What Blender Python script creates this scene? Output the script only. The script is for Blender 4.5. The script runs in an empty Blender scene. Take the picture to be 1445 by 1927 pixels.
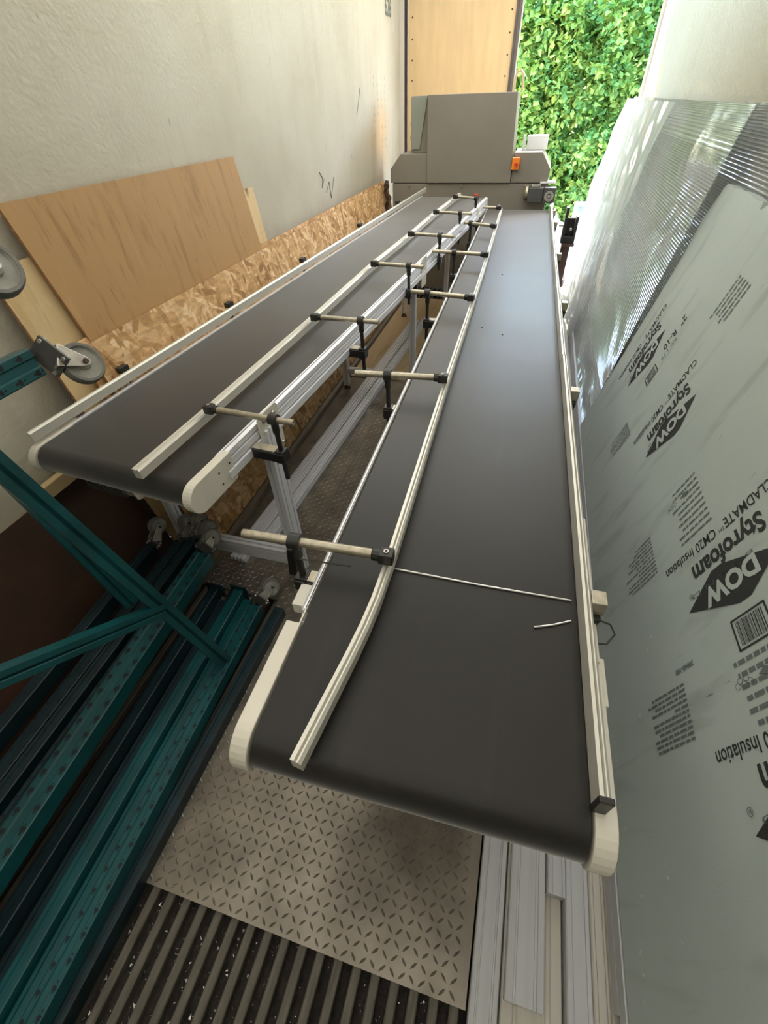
import bpy, bmesh, math, random
from mathutils import Vector, Matrix
random.seed(7)
V = Vector
SC = bpy.context.scene
COL = SC.collection
PI = math.pi

# ---------------------------------------------------------------- camera
cam_d = bpy.data.cameras.new('camera'); cam = bpy.data.objects.new('camera', cam_d); COL.objects.link(cam)
SC.camera = cam
cam_d.sensor_fit = 'VERTICAL'; cam_d.sensor_height = 36.0; cam_d.sensor_width = 27.0
cam_d.lens = 36.0 * 833.0 / 1927.0
cam_d.clip_start = 0.02; cam_d.clip_end = 200
_f = 833.0
cY = V((318, -791, _f)).normalized()
cD = V((38, 894, _f)); cD = (cD - cD.dot(cY) * cY).normalized()
cZ = -cD; cX = cY.cross(cZ)
right = V((cX.x, cY.x, cZ.x)); down = V((cX.y, cY.y, cZ.y)); fwd = V((cX.z, cY.z, cZ.z))
mw = Matrix.Identity(4)
for i in range(3):
    mw[i][0] = right[i]; mw[i][1] = -down[i]; mw[i][2] = -fwd[i]
mw[2][3] = 1.72
cam.matrix_world = mw

# ---------------------------------------------------------------- light
SC.view_settings.view_transform = 'Standard'; SC.view_settings.look = 'None'
SC.view_settings.gamma = 1.0; SC.view_settings.use_curve_mapping = False
SC.view_settings.exposure = 2.0
SC.cycles.use_denoising = True
SC.cycles.max_bounces = 8; SC.cycles.diffuse_bounces = 4; SC.cycles.glossy_bounces = 3
SC.cycles.transparent_max_bounces = 12; SC.cycles.sample_clamp_indirect = 6.0
SC.cycles.caustics_reflective = False; SC.cycles.caustics_refractive = False
W = bpy.data.worlds.new('sky'); SC.world = W; W.use_nodes = True
nt = W.node_tree; bgn = nt.nodes['Background']
sk = nt.nodes.new('ShaderNodeTexSky'); sk.sky_type = 'NISHITA'; sk.sun_disc = False
sk.sun_elevation = math.radians(48); sk.sun_rotation = math.radians(30); sk.air_density = 1.0; sk.dust_density = 1.2
nt.links.new(sk.outputs[0], bgn.inputs[0]); bgn.inputs[1].default_value = 0.95
sun_d = bpy.data.lights.new('sun', 'SUN'); sun_d.energy = 12.0; sun_d.angle = math.radians(0.6); sun_d.color = (1.0, 0.93, 0.82)
sun = bpy.data.objects.new('sun', sun_d); COL.objects.link(sun)
sun_dir = V((0.25, -0.62, -0.80)).normalized()
sun.rotation_euler = sun_dir.to_track_quat('-Z', 'Y').to_euler(); sun.location = (-2, 9, 8)

# ---------------------------------------------------------------- materials
def node_mat(name):
    m = bpy.data.materials.new(name); m.use_nodes = True
    n = m.node_tree; b = n.nodes['Principled BSDF']
    return m, n, b
def simple(name, col, rough=0.5, metal=0.0, spec=0.5, noise=0.0, nscale=8.0, bump=0.0, bscale=60.0, stretch=(1, 1, 1), detail=6.0):
    m, n, b = node_mat(name)
    b.inputs['Base Color'].default_value = (*col, 1); b.inputs['Roughness'].default_value = rough
    b.inputs['Metallic'].default_value = metal; b.inputs['Specular IOR Level'].default_value = spec
    if noise or bump:
        tc = n.nodes.new('ShaderNodeTexCoord'); mp = n.nodes.new('ShaderNodeMapping')
        mp.inputs['Scale'].default_value = stretch; n.links.new(tc.outputs['Object'], mp.inputs[0])
    if noise:
        t = n.nodes.new('ShaderNodeTexNoise'); t.inputs['Scale'].default_value = nscale; t.inputs['Detail'].default_value = detail
        n.links.new(mp.outputs[0], t.inputs['Vector'])
        r = n.nodes.new('ShaderNodeValToRGB')
        r.color_ramp.elements[0].position = 0.3; r.color_ramp.elements[1].position = 0.7
        r.color_ramp.elements[0].color = (*[c * (1 - noise) for c in col], 1)
        r.color_ramp.elements[1].color = (*[min(1, c * (1 + noise)) for c in col], 1)
        n.links.new(t.outputs[0], r.inputs[0]); n.links.new(r.outputs[0], b.inputs['Base Color'])
    if bump:
        t2 = n.nodes.new('ShaderNodeTexNoise'); t2.inputs['Scale'].default_value = bscale
        n.links.new(mp.outputs[0], t2.inputs['Vector'])
        bp = n.nodes.new('ShaderNodeBump'); bp.inputs['Strength'].default_value = bump; bp.inputs['Distance'].default_value = 0.01
        n.links.new(t2.outputs[0], bp.inputs['Height']); n.links.new(bp.outputs[0], b.inputs['Normal'])
    return m
def ramp(n, stops, interp='LINEAR'):
    r = n.nodes.new('ShaderNodeValToRGB'); cr = r.color_ramp; cr.interpolation = interp
    while len(cr.elements) < len(stops): cr.elements.new(0.5)
    for e, (p, c) in zip(cr.elements, stops): e.position = p; e.color = (*c, 1)
    return r
def mix(n, a, b, fac):
    mx = n.nodes.new('ShaderNodeMix'); mx.data_type = 'RGBA'
    n.links.new(a, mx.inputs['A']) if not isinstance(a, tuple) else setattr(mx.inputs['A'], 'default_value', (*a, 1))
    n.links.new(b, mx.inputs['B']) if not isinstance(b, tuple) else setattr(mx.inputs['B'], 'default_value', (*b, 1))
    if isinstance(fac, float): mx.inputs['Factor'].default_value = fac
    else: n.links.new(fac, mx.inputs['Factor'])
    return mx.outputs['Result']
def coords(n, scale=(1, 1, 1), rot=(0, 0, 0)):
    tc = n.nodes.new('ShaderNodeTexCoord'); mp = n.nodes.new('ShaderNodeMapping')
    mp.inputs['Scale'].default_value = scale; mp.inputs['Rotation'].default_value = rot
    n.links.new(tc.outputs['Object'], mp.inputs[0]); return mp.outputs[0]
def tex(n, kind, vec, **kw):
    t = n.nodes.new('ShaderNodeTex' + kind)
    for k, v in kw.items():
        if k in t.inputs: t.inputs[k].default_value = v
        else: setattr(t, k, v)
    n.links.new(vec, t.inputs['Vector']); return t

def belt_mat():
    m, n, b = node_mat('conveyor belt rubber')
    v = coords(n, (1, 1, 1)); t = tex(n, 'Noise', v, Scale=3.0, Detail=8.0, Roughness=0.7)
    r = ramp(n, [(0.35, (0.0055, 0.0050, 0.0040)), (0.6, (0.0095, 0.0086, 0.0068)), (0.75, (0.022, 0.020, 0.016))])
    n.links.new(t.outputs[0], r.inputs[0])
    v2 = coords(n, (9, 0.5, 9)); t2 = tex(n, 'Noise', v2, Scale=2.0, Detail=5.0)
    r2 = ramp(n, [(0.60, (0, 0, 0)), (0.85, (0.35, 0.35, 0.35))]); n.links.new(t2.outputs[0], r2.inputs[0])
    c = mix(n, r.outputs[0], (0.040, 0.037, 0.031), r2.outputs[0]); n.links.new(c, b.inputs['Base Color'])
    v3 = coords(n, (1, 1, 1)); t3 = tex(n, 'Noise', v3, Scale=2.2, Detail=6.0)
    mr = n.nodes.new('ShaderNodeMapRange'); mr.inputs['To Min'].default_value = 0.30; mr.inputs['To Max'].default_value = 0.46
    n.links.new(t3.outputs[0], mr.inputs[0]); n.links.new(mr.outputs[0], b.inputs['Roughness'])
    b.inputs['Specular IOR Level'].default_value = 0.32
    b.inputs['Sheen Weight'].default_value = 0.8; b.inputs['Sheen Roughness'].default_value = 0.42; b.inputs['Sheen Tint'].default_value = (0.85, 0.84, 0.82, 1)
    t4 = tex(n, 'Noise', v3, Scale=900.0); bp = n.nodes.new('ShaderNodeBump'); bp.inputs['Strength'].default_value = 0.12; bp.inputs['Distance'].default_value = 0.001
    n.links.new(t4.outputs[0], bp.inputs['Height']); n.links.new(bp.outputs[0], b.inputs['Normal'])
    return m
def osb_mat():
    m, n, b = node_mat('oriented strand board')
    outs = []
    for rot, sc in (((0.5, 0, 0), (20, 18, 80)), ((-0.75, 0, 0), (20, 16, 66)), ((1.4, 0, 0), (20, 22, 90))):
        v = coords(n, (1, 1, 1), rot); mp2 = n.nodes.new('ShaderNodeMapping'); mp2.inputs['Scale'].default_value = sc; n.links.new(v, mp2.inputs[0]); v = mp2.outputs[0]
        nz = tex(n, 'Noise', v, Scale=0.8, Detail=2.0)
        ad = n.nodes.new('ShaderNodeVectorMath'); ad.operation = 'MULTIPLY_ADD'; ad.inputs[1].default_value = (0.7, 0.7, 0.7)
        n.links.new(nz.outputs['Color'], ad.inputs[0]); n.links.new(v, ad.inputs[2])
        t = tex(n, 'Voronoi', ad.outputs[0], Scale=0.5); outs.append(t)
    sx = [None] * 3
    for i, t in enumerate(outs):
        s = n.nodes.new('ShaderNodeSeparateColor'); n.links.new(t.outputs['Color'], s.inputs[0]); sx[i] = s
    st = [(0.0, (0.30, 0.15, 0.05)), (0.15, (0.48, 0.27, 0.10)), (0.5, (0.62, 0.38, 0.17)), (0.8, (0.74, 0.49, 0.25)), (1.0, (0.84, 0.62, 0.37))]
    ra = ramp(n, st); rb = ramp(n, st); rc = ramp(n, st)
    n.links.new(sx[0].outputs[0], ra.inputs[0]); n.links.new(sx[1].outputs[1], rb.inputs[0]); n.links.new(sx[2].outputs[2], rc.inputs[0])
    g1 = n.nodes.new('ShaderNodeMath'); g1.operation = 'GREATER_THAN'; g1.inputs[1].default_value = 0.5; n.links.new(sx[0].outputs[1], g1.inputs[0])
    g2 = n.nodes.new('ShaderNodeMath'); g2.operation = 'GREATER_THAN'; g2.inputs[1].default_value = 0.62; n.links.new(sx[2].outputs[0], g2.inputs[0])
    c = mix(n, ra.outputs[0], rb.outputs[0], g1.outputs[0]); c = mix(n, c, rc.outputs[0], g2.outputs[0])
    fv = coords(n, (60, 14, 60), (0.4, 0, 0)); fn = tex(n, 'Noise', fv, Scale=1.0, Detail=5.0)
    r = ramp(n, [(0.3, (0.62, 0.6, 0.58)), (0.6, (1, 1, 1))]); n.links.new(fn.outputs[0], r.inputs[0])
    mm = n.nodes.new('ShaderNodeMix'); mm.data_type = 'RGBA'; mm.blend_type = 'MULTIPLY'; mm.inputs['Factor'].default_value = 0.8
    n.links.new(c, mm.inputs['A']); n.links.new(r.outputs[0], mm.inputs['B'])
    n.links.new(mm.outputs['Result'], b.inputs['Base Color']); b.inputs['Roughness'].default_value = 0.62
    bp = n.nodes.new('ShaderNodeBump'); bp.inputs['Strength'].default_value = 0.3; bp.inputs['Distance'].default_value = 0.002
    n.links.new(sx[0].outputs[2], bp.inputs['Height']); n.links.new(bp.outputs[0], b.inputs['Normal'])
    return m
def ply_mat(name, c1, c2, c3, knots=False, sc=(10, 14, 1.6), rot=(0, 0, 0)):
    m, n, b = node_mat(name)
    v = coords(n, sc, rot); t = tex(n, 'Noise', v, Scale=1.5, Detail=8.0, Roughness=0.62, Distortion=0.6)
    r = ramp(n, [(0.28, c1), (0.46, c2), (0.60, c2), (0.78, c3)]); n.links.new(t.outputs[0], r.inputs[0])
    out = r.outputs[0]
    v2 = coords(n, (sc[0] * 3, sc[1] * 3, sc[2] * 1.6), rot); t2 = tex(n, 'Noise', v2, Scale=1.2, Detail=3.0)
    r2 = ramp(n, [(0.66, (0, 0, 0)), (0.78, (0.7, 0.7, 0.7))]); n.links.new(t2.outputs[0], r2.inputs[0])
    out = mix(n, out, tuple(x * 0.55 for x in c1), r2.outputs[0])
    if knots:
        v3 = coords(n, (5, 7, 3.2)); t3 = tex(n, 'Voronoi', v3, Scale=1.0)
        r3 = ramp(n, [(0.06, (1, 1, 1)), (0.19, (0, 0, 0))]); n.links.new(t3.outputs['Distance'], r3.inputs[0])
        out = mix(n, out, (0.16, 0.09, 0.04), r3.outputs[0])
    n.links.new(out, b.inputs['Base Color']); b.inputs['Roughness'].default_value = 0.55
    return m
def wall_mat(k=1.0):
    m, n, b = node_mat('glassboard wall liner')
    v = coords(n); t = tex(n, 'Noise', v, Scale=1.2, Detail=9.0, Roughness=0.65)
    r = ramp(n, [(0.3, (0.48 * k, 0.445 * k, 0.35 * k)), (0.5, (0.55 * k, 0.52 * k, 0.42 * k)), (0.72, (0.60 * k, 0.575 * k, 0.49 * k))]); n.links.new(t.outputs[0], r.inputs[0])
    # vertical soft dirt runs
    v2 = coords(n, (1, 5, 0.7)); t2 = tex(n, 'Noise', v2, Scale=2.0, Detail=6.0)
    r2 = ramp(n, [(0.55, (0, 0, 0)), (0.8, (0.5, 0.5, 0.5))]); n.links.new(t2.outputs[0], r2.inputs[0])
    c = mix(n, r.outputs[0], (0.44, 0.38, 0.30), r2.outputs[0])
    # scuffs
    v3 = coords(n, (1, 9, 4)); t3 = tex(n, 'Noise', v3, Scale=2.3, Detail=4.0)
    r3 = ramp(n, [(0.71, (0, 0, 0)), (0.75, (0.55, 0.55, 0.55))]); n.links.new(t3.outputs[0], r3.inputs[0])
    c = mix(n, c, (0.27, 0.24, 0.19), r3.outputs[0])
    # rust stain near the rear corner
    tc = n.nodes.new('ShaderNodeTexCoord'); mp = n.nodes.new('ShaderNodeMapping')
    mp.inputs['Location'].default_value = (0, -5.75 * 1.6, -1.45 * 1.5); mp.inputs['Scale'].default_value = (0, 1.6, 1.5)
    n.links.new(tc.outputs['Object'], mp.inputs[0])
    nz = tex(n, 'Noise', tc.outputs['Object'], Scale=5.0, Detail=5.0)
    ad = n.nodes.new('ShaderNodeVectorMath'); ad.operation = 'MULTIPLY_ADD'; ad.inputs[1].default_value = (0, 0.9, 0.9)
    n.links.new(nz.outputs['Color'], ad.inputs[0]); n.links.new(mp.outputs[0], ad.inputs[2])
    su = n.nodes.new('ShaderNodeVectorMath'); su.operation = 'SUBTRACT'; su.inputs[1].default_value = (0, 0.45, 0.45); n.links.new(ad.outputs[0], su.inputs[0])
    ln = n.nodes.new('ShaderNodeVectorMath'); ln.operation = 'LENGTH'; n.links.new(su.outputs[0], ln.inputs[0])
    r4 = ramp(n, [(0.1, (0.75, 0.75, 0.75)), (0.62, (0, 0, 0))]); n.links.new(ln.outputs['Value'], r4.inputs[0])
    c = mix(n, c, (0.60, 0.38, 0.17), r4.outputs[0])
    n.links.new(c, b.inputs['Base Color']); b.inputs['Roughness'].default_value = 0.42
    t5 = tex(n, 'Noise', v, Scale=55.0, Detail=5.0); bp = n.nodes.new('ShaderNodeBump'); bp.inputs['Strength'].default_value = 0.45; bp.inputs['Distance'].default_value = 0.006
    n.links.new(t5.outputs[0], bp.inputs['Height']); n.links.new(bp.outputs[0], b.inputs['Normal'])
    return m
def leaf_mat(name, c1, c2):
    m, n, b = node_mat(name)
    oi = coords(n); t = tex(n, 'Noise', oi, Scale=3.0, Detail=6.0)
    r = ramp(n, [(0.35, c1), (0.65, c2)]); n.links.new(t.outputs[0], r.inputs[0])
    out = n.nodes['Material Output']; tr = n.nodes.new('ShaderNodeBsdfTranslucent'); mxs = n.nodes.new('ShaderNodeMixShader')
    n.links.new(r.outputs[0], b.inputs['Base Color']); n.links.new(r.outputs[0], tr.inputs[0]); b.inputs['Roughness'].default_value = 0.45
    mxs.inputs[0].default_value = 0.5
    n.links.new(b.outputs[0], mxs.inputs[1]); n.links.new(tr.outputs[0], mxs.inputs[2]); n.links.new(mxs.outputs[0], out.inputs[0])
    return m
def roof_mat(name='translucent roof fill', tcol=(0.27, 0.25, 0.20)):  # unseen roof, made translucent to bring fill light into the interior
    m, n, b = node_mat(name)
    out = n.nodes['Material Output']; tr = n.nodes.new('ShaderNodeBsdfTranslucent'); tr.inputs[0].default_value = (*tcol, 1)
    df = n.nodes.new('ShaderNodeBsdfDiffuse'); df.inputs[0].default_value = (0.6, 0.57, 0.5, 1)
    ms = n.nodes.new('ShaderNodeMixShader'); ms.inputs[0].default_value = ROOF_T
    n.links.new(df.outputs[0], ms.inputs[1]); n.links.new(tr.outputs[0], ms.inputs[2]); n.links.new(ms.outputs[0], out.inputs[0])
    return m
def poly_mat(name, tfac, rough, col, alpha=0.25, bump=True):
    m, n, b = node_mat(name)
    out = n.nodes['Material Output']
    b.inputs['Base Color'].default_value = (*col, 1); b.inputs['Roughness'].default_value = rough
    b.inputs['Specular IOR Level'].default_value = 0.9
    tp = n.nodes.new('ShaderNodeBsdfTransparent'); tp.inputs[0].default_value = (0.95, 0.97, 0.96, 1)
    tl = n.nodes.new('ShaderNodeBsdfTranslucent'); tl.inputs[0].default_value = (*col, 1)
    m1 = n.nodes.new('ShaderNodeMixShader'); m1.inputs[0].default_value = tfac
    n.links.new(b.outputs[0], m1.inputs[1]); n.links.new(tl.outputs[0], m1.inputs[2])
    m2 = n.nodes.new('ShaderNodeMixShader'); m2.inputs[0].default_value = alpha
    n.links.new(m1.outputs[0], m2.inputs[1]); n.links.new(tp.outputs[0], m2.inputs[2]); n.links.new(m2.outputs[0], out.inputs[0])
    if bump:
        v = coords(n, (1, 0.5, 1)); t = tex(n, 'Noise', v, Scale=2.2, Detail=3.0, Distortion=0.8)
        bp = n.nodes.new('ShaderNodeBump'); bp.inputs['Strength'].default_value = 0.5; bp.inputs['Distance'].default_value = 0.06
        n.links.new(t.outputs[0], bp.inputs['Height']); n.links.new(bp.outputs[0], b.inputs['Normal'])
    return m
def foam_mat():
    m, n, b = node_mat('grey green foam board')
    v = coords(n); t = tex(n, 'Noise', v, Scale=2.0, Detail=6.0)
    r = ramp(n, [(0.3, (0.385, 0.445, 0.42)), (0.7, (0.45, 0.51, 0.48))]); n.links.new(t.outputs[0], r.inputs[0])
    v2 = coords(n, (3, 5, 1.0), (0.35, 0, 0)); t2 = tex(n, 'Noise', v2, Scale=2.5, Detail=6.0, Distortion=0.5)
    r2 = ramp(n, [(0.56, (0, 0, 0)), (0.72, (0.55, 0.55, 0.55))]); n.links.new(t2.outputs[0], r2.inputs[0])
    c = mix(n, r.outputs[0], (0.27, 0.30, 0.28), r2.outputs[0]); n.links.new(c, b.inputs['Base Color'])
    b.inputs['Roughness'].default_value = 0.5
    t5 = tex(n, 'Noise', v, Scale=140.0, Detail=3.0); bp = n.nodes.new('ShaderNodeBump'); bp.inputs['Strength'].default_value = 0.15; bp.inputs['Distance'].default_value = 0.002
    n.links.new(t5.outputs[0], bp.inputs['Height']); n.links.new(bp.outputs[0], b.inputs['Normal'])
    return m
ROOF_T = 0.5
M = {
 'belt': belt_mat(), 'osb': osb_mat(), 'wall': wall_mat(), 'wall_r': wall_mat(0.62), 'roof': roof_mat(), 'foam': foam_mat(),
 'roof2': roof_mat('dimmer translucent roof fill', (0.135, 0.12, 0.092)),  # near half passes less light, to keep that end of the interior dimmer
 'osb_edge': simple('board edge', (0.33, 0.17, 0.075), 0.7, noise=0.3, nscale=60),
 'ply': ply_mat('brown plywood face', (0.27, 0.145, 0.05), (0.42, 0.245, 0.095), (0.50, 0.31, 0.135)),
 'pine': ply_mat('pale plywood face', (0.50, 0.34, 0.15), (0.66, 0.49, 0.26), (0.74, 0.58, 0.34), True, (6, 8, 1.4)),
 'brown': simple('brown hardboard', (0.040, 0.018, 0.009), 0.6, noise=0.35, nscale=5),
 'cream': simple('painted plywood door skin', (0.70, 0.50, 0.27), 0.5, noise=0.07, nscale=3, stretch=(6, 6, 1)),
 'alu': simple('anodised aluminium', (0.84, 0.86, 0.90), 0.36, 0.3),
 'alu_dk': simple('dark aluminium', (0.10, 0.10, 0.10), 0.6, 0.5),  # dark grey metal of the slider beds
 'rail': simple('guide rail aluminium', (0.66, 0.645, 0.575), 0.36, 0.35),
 'rod': simple('zinc rod', (0.42, 0.385, 0.30), 0.38, 0.75, noise=0.2, nscale=60),
 'plate': simple('off white painted plate', (0.66, 0.635, 0.55), 0.42, noise=0.05, nscale=12),
 'black': simple('black plastic', (0.016, 0.015, 0.015), 0.42),
 'steel': simple('zinc plated steel', (0.52, 0.50, 0.46), 0.35, 0.8, noise=0.2, nscale=40),
 'grey_m': simple('machine grey paint', (0.22, 0.20, 0.163), 0.42, noise=0.06, nscale=3),
 'grey_d': simple('dark grey paint', (0.07, 0.07, 0.068), 0.5),
 'panel': simple('pale grey green panel', (0.25, 0.265, 0.225), 0.35),
 'orange': simple('orange switch box', (0.85, 0.23, 0.02), 0.4),
 'red': simple('red button', (0.55, 0.04, 0.015), 0.35),
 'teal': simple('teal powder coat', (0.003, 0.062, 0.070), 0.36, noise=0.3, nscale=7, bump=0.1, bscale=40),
 'teal_d': simple('teal paint in shade', (0.003, 0.018, 0.024), 0.45, noise=0.35, nscale=16),  # darker copy of teal, the shade of the pile put into the colour
 'hole': simple('rack slot', (0.004, 0.008, 0.009), 0.8),
 'tire': simple('caster tyre grey rubber', (0.15, 0.15, 0.135), 0.5, noise=0.2, nscale=30),
 'hub': simple('caster hub', (0.30, 0.30, 0.265), 0.4, noise=0.2, nscale=30),
 'tread': simple('worn tread plate steel', (0.215, 0.19, 0.155), 0.33, 0.5, noise=0.28, nscale=9, detail=8),
 'ridge': simple('floor bar wood', (0.11, 0.10, 0.078), 0.6, 0.1, noise=0.3, nscale=14, stretch=(6, 0.8, 1)),
 'dirt': simple('floor channel dirt', (0.016, 0.011, 0.009), 0.8, noise=0.8, nscale=45, bump=0.8, bscale=90),
 'debris': simple('metal scraps', (0.6, 0.58, 0.53), 0.3, 0.4),
 'vinyl': simple('white vinyl siding', (0.50, 0.51, 0.52), 0.45, noise=0.07, nscale=5, stretch=(8, 0.4, 1)),
 'vinyl_y': simple('cream vinyl siding', (0.52, 0.50, 0.44), 0.45, noise=0.07, nscale=5, stretch=(8, 0.4, 1)),
 'ink': simple('printed ink', (0.028, 0.03, 0.03), 0.6),
 'ink2': simple('faded printed ink', (0.13, 0.155, 0.15), 0.6),
 'foamcol': simple('bare foam in print', (0.42, 0.48, 0.455), 0.5),
 'nick': simple('foam nick', (0.55, 0.66, 0.62), 0.5),
 'poly': poly_mat('twin wall polycarbonate', 0.25, 0.10, (0.46, 0.48, 0.47), 0.22),
 'film': poly_mat('clear plastic film', 0.5, 0.10, (0.88, 0.9, 0.9), 0.25),
 'frame_w': simple('white window frame', (0.8, 0.82, 0.84), 0.4),
 'glass': poly_mat('window glass', 0.0, 0.05, (0.5, 0.6, 0.62), 0.6, False),
 'trim_d': simple('dark door seal', (0.035, 0.018, 0.015), 0.5),
 'trim_l': simple('pale jamb', (0.62, 0.58, 0.5), 0.5),
 'rail_d': simple('door edge steel', (0.13, 0.11, 0.10), 0.45, 0.4),
 'rust': simple('dark rusty steel', (0.07, 0.04, 0.03), 0.6, 0.3, noise=0.4, nscale=20),
 'ground': simple('gravel ground', (0.34, 0.32, 0.28), 0.9, noise=0.3, nscale=30, bump=0.6, bscale=40),
 'bark': simple('bark', (0.07, 0.05, 0.035), 0.8, noise=0.4, nscale=20),
 'leaf1': leaf_mat('bright leaf', (0.20, 0.40, 0.09), (0.54, 0.68, 0.20)),
 'leaf2': leaf_mat('mid leaf', (0.08, 0.24, 0.08), (0.26, 0.48, 0.15)),
 'wood': ply_mat('floor board wood', (0.36, 0.25, 0.13), (0.50, 0.37, 0.21), (0.57, 0.43, 0.26), False, (12, 1.2, 5)),
 'woodgrey': simple('weathered wood', (0.20, 0.165, 0.125), 0.65, noise=0.3, nscale=12, stretch=(8, 0.5, 1)),
 'hose': simple('cream hose', (0.62, 0.50, 0.30), 0.4),
 'cable': simple('black cable', (0.02, 0.02, 0.02), 0.5),
 'bag': poly_mat('crumpled plastic bag', 0.4, 0.15, (0.8, 0.82, 0.8), 0.2),
}

# ---------------------------------------------------------------- mesh helpers
class MB:
    def __init__(s): s.v = []; s.f = []; s.mi = []; s.m = 0
    def add(s, vs, fs):
        o = len(s.v); s.v += [V(p) for p in vs]; s.f += [tuple(o + i for i in f) for f in fs]; s.mi += [s.m] * len(fs)
    def box(s, a, b, T=None):
        x0, y0, z0 = a; x1, y1, z1 = b
        p = [V(q) for q in ((x0, y0, z0), (x1, y0, z0), (x1, y1, z0), (x0, y1, z0), (x0, y0, z1), (x1, y0, z1), (x1, y1, z1), (x0, y1, z1))]
        if T: p = [T(q) for q in p]
        s.add(p, [(0, 3, 2, 1), (4, 5, 6, 7), (0, 1, 5, 4), (1, 2, 6, 5), (2, 3, 7, 6), (3, 0, 4, 7)])
    def prism(s, poly, y0, y1, T=None):      # poly in (x,z), swept along y
        k = len(poly)
        p = [V((x, y0, z)) for x, z in poly] + [V((x, y1, z)) for x, z in poly]
        if T: p = [T(q) for q in p]
        s.add(p, [tuple(range(k - 1, -1, -1)), tuple(range(k, 2 * k))] + [(i, (i + 1) % k, (i + 1) % k + k, i + k) for i in range(k)])
    def prismx(s, poly, x0, x1, T=None):     # poly in (y,z), swept along x
        k = len(poly)
        p = [V((x0, y, z)) for y, z in poly] + [V((x1, y, z)) for y, z in poly]
        if T: p = [T(q) for q in p]
        s.add(p, [tuple(range(k)), tuple(range(2 * k - 1, k - 1, -1))] + [(i, i + k, (i + 1) % k + k, (i + 1) % k) for i in range(k)])
    def tube(s, pts, r, k=12, cap=True, hollow=False):
        pts = [V(p) for p in pts]; rings = []
        rr = r if isinstance(r, (list, tuple)) else [r] * len(pts)
        prev = None
        for i, p in enumerate(pts):
            d = (pts[min(i + 1, len(pts) - 1)] - pts[max(i - 1, 0)]).normalized()
            if prev is None: a = d.orthogonal().normalized()
            else: a = (prev - prev.dot(d) * d).normalized()
            prev = a; b = d.cross(a)
            rings.append([p + (a * math.cos(2 * PI * j / k) + b * math.sin(2 * PI * j / k)) * rr[i] for j in range(k)])
        vs = [q for g in rings for q in g]; fs = []
        for i in range(len(pts) - 1):
            for j in range(k):
                fs.append((i * k + j, i * k + (j + 1) % k, (i + 1) * k + (j + 1) % k, (i + 1) * k + j))
        if cap: fs += [tuple(range(k - 1, -1, -1)), tuple((len(pts) - 1) * k + j for j in range(k))]
        s.add(vs, fs)
    def cyl(s, a, b, r, k=16): s.tube([a, b], r, k)
    def beam(s, a, b, w, h, up=(0, 0, 1)):   # rectangular bar from a to b
        a = V(a); b = V(b); d = (b - a).normalized(); u = V(up); u = (u - u.dot(d) * d).normalized(); r = d.cross(u)
        p = []
        for q in (a, b):
            for sx, sz in ((-1, -1), (1, -1), (1, 1), (-1, 1)): p.append(q + r * sx * w / 2 + u * sz * h / 2)
        s.add(p, [(3, 2, 1, 0), (4, 5, 6, 7), (0, 1, 5, 4), (1, 2, 6, 5), (2, 3, 7, 6), (3, 0, 4, 7)])
    def lathe(s, c, axis, prof, k=28):       # prof: (radius, offset along axis)
        c = V(c); d = V(axis).normalized(); a = d.orthogonal().normalized(); b = d.cross(a)
        n = len(prof); vs = []
        for r, h in prof:
            for j in range(k): vs.append(c + d * h + (a * math.cos(2 * PI * j / k) + b * math.sin(2 * PI * j / k)) * max(r, 1e-5))
        s.add(vs, [(i * k + j, i * k + (j + 1) % k, ((i + 1) % n) * k + (j + 1) % k, ((i + 1) % n) * k + j) for i in range(n) for j in range(k)])
    def build(s, name, mats, parent=None, bevel=0.0, smooth=False, base=None):
        if not isinstance(mats, (list, tuple)): mats = [mats]
        off = V((0, 0, 0))
        if parent:
            q = parent
            while q: off += q.location; q = q.parent
        elif base is not None: off = V(base)
        me = bpy.data.meshes.new(name); me.from_pydata([p - off for p in s.v], [], s.f)
        for m in mats: me.materials.append(m)
        if len(mats) > 1: me.polygons.foreach_set('material_index', s.mi)
        bm = bmesh.new(); bm.from_mesh(me); bmesh.ops.recalc_face_normals(bm, faces=bm.faces); bm.to_mesh(me); bm.free()
        if smooth:
            me.polygons.foreach_set('use_smooth', [True] * len(me.polygons)); me.set_sharp_from_angle(angle=math.radians(40))
        o = bpy.data.objects.new(name, me); COL.objects.link(o)
        if parent: o.parent = parent
        elif base is not None: o.location = off
        if bevel:
            b = o.modifiers.new('bevel', 'BEVEL'); b.width = bevel; b.segments = 2; b.limit_method = 'ANGLE'; b.angle_limit = math.radians(40)
        return o
def tag(o, label=None, cat=None, group=None, kind=None):
    if label: o['label'] = label
    if cat: o['category'] = cat
    if group: o['group'] = group
    if kind: o['kind'] = kind
    return o
def thing(name, label, cat, loc, group=None):
    o = bpy.data.objects.new(name, None); COL.objects.link(o); o.location = loc; o.empty_display_size = 0.1
    return tag(o, label, cat, group)
def struct(o): o['kind'] = 'structure'; return o
def rnd_poly(w, h, r, cx=0.0, cz=0.0, k=6):
    pts = []
    for sx, sz, a0 in ((1, 1, 0), (-1, 1, 90), (-1, -1, 180), (1, -1, 270)):
        for i in range(k + 1):
            a = math.radians(a0 + 90 * i / k); pts.append((cx + sx * (w / 2 - r) + r * math.cos(a), cz + sz * (h / 2 - r) + r * math.sin(a)))
    return pts
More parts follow.
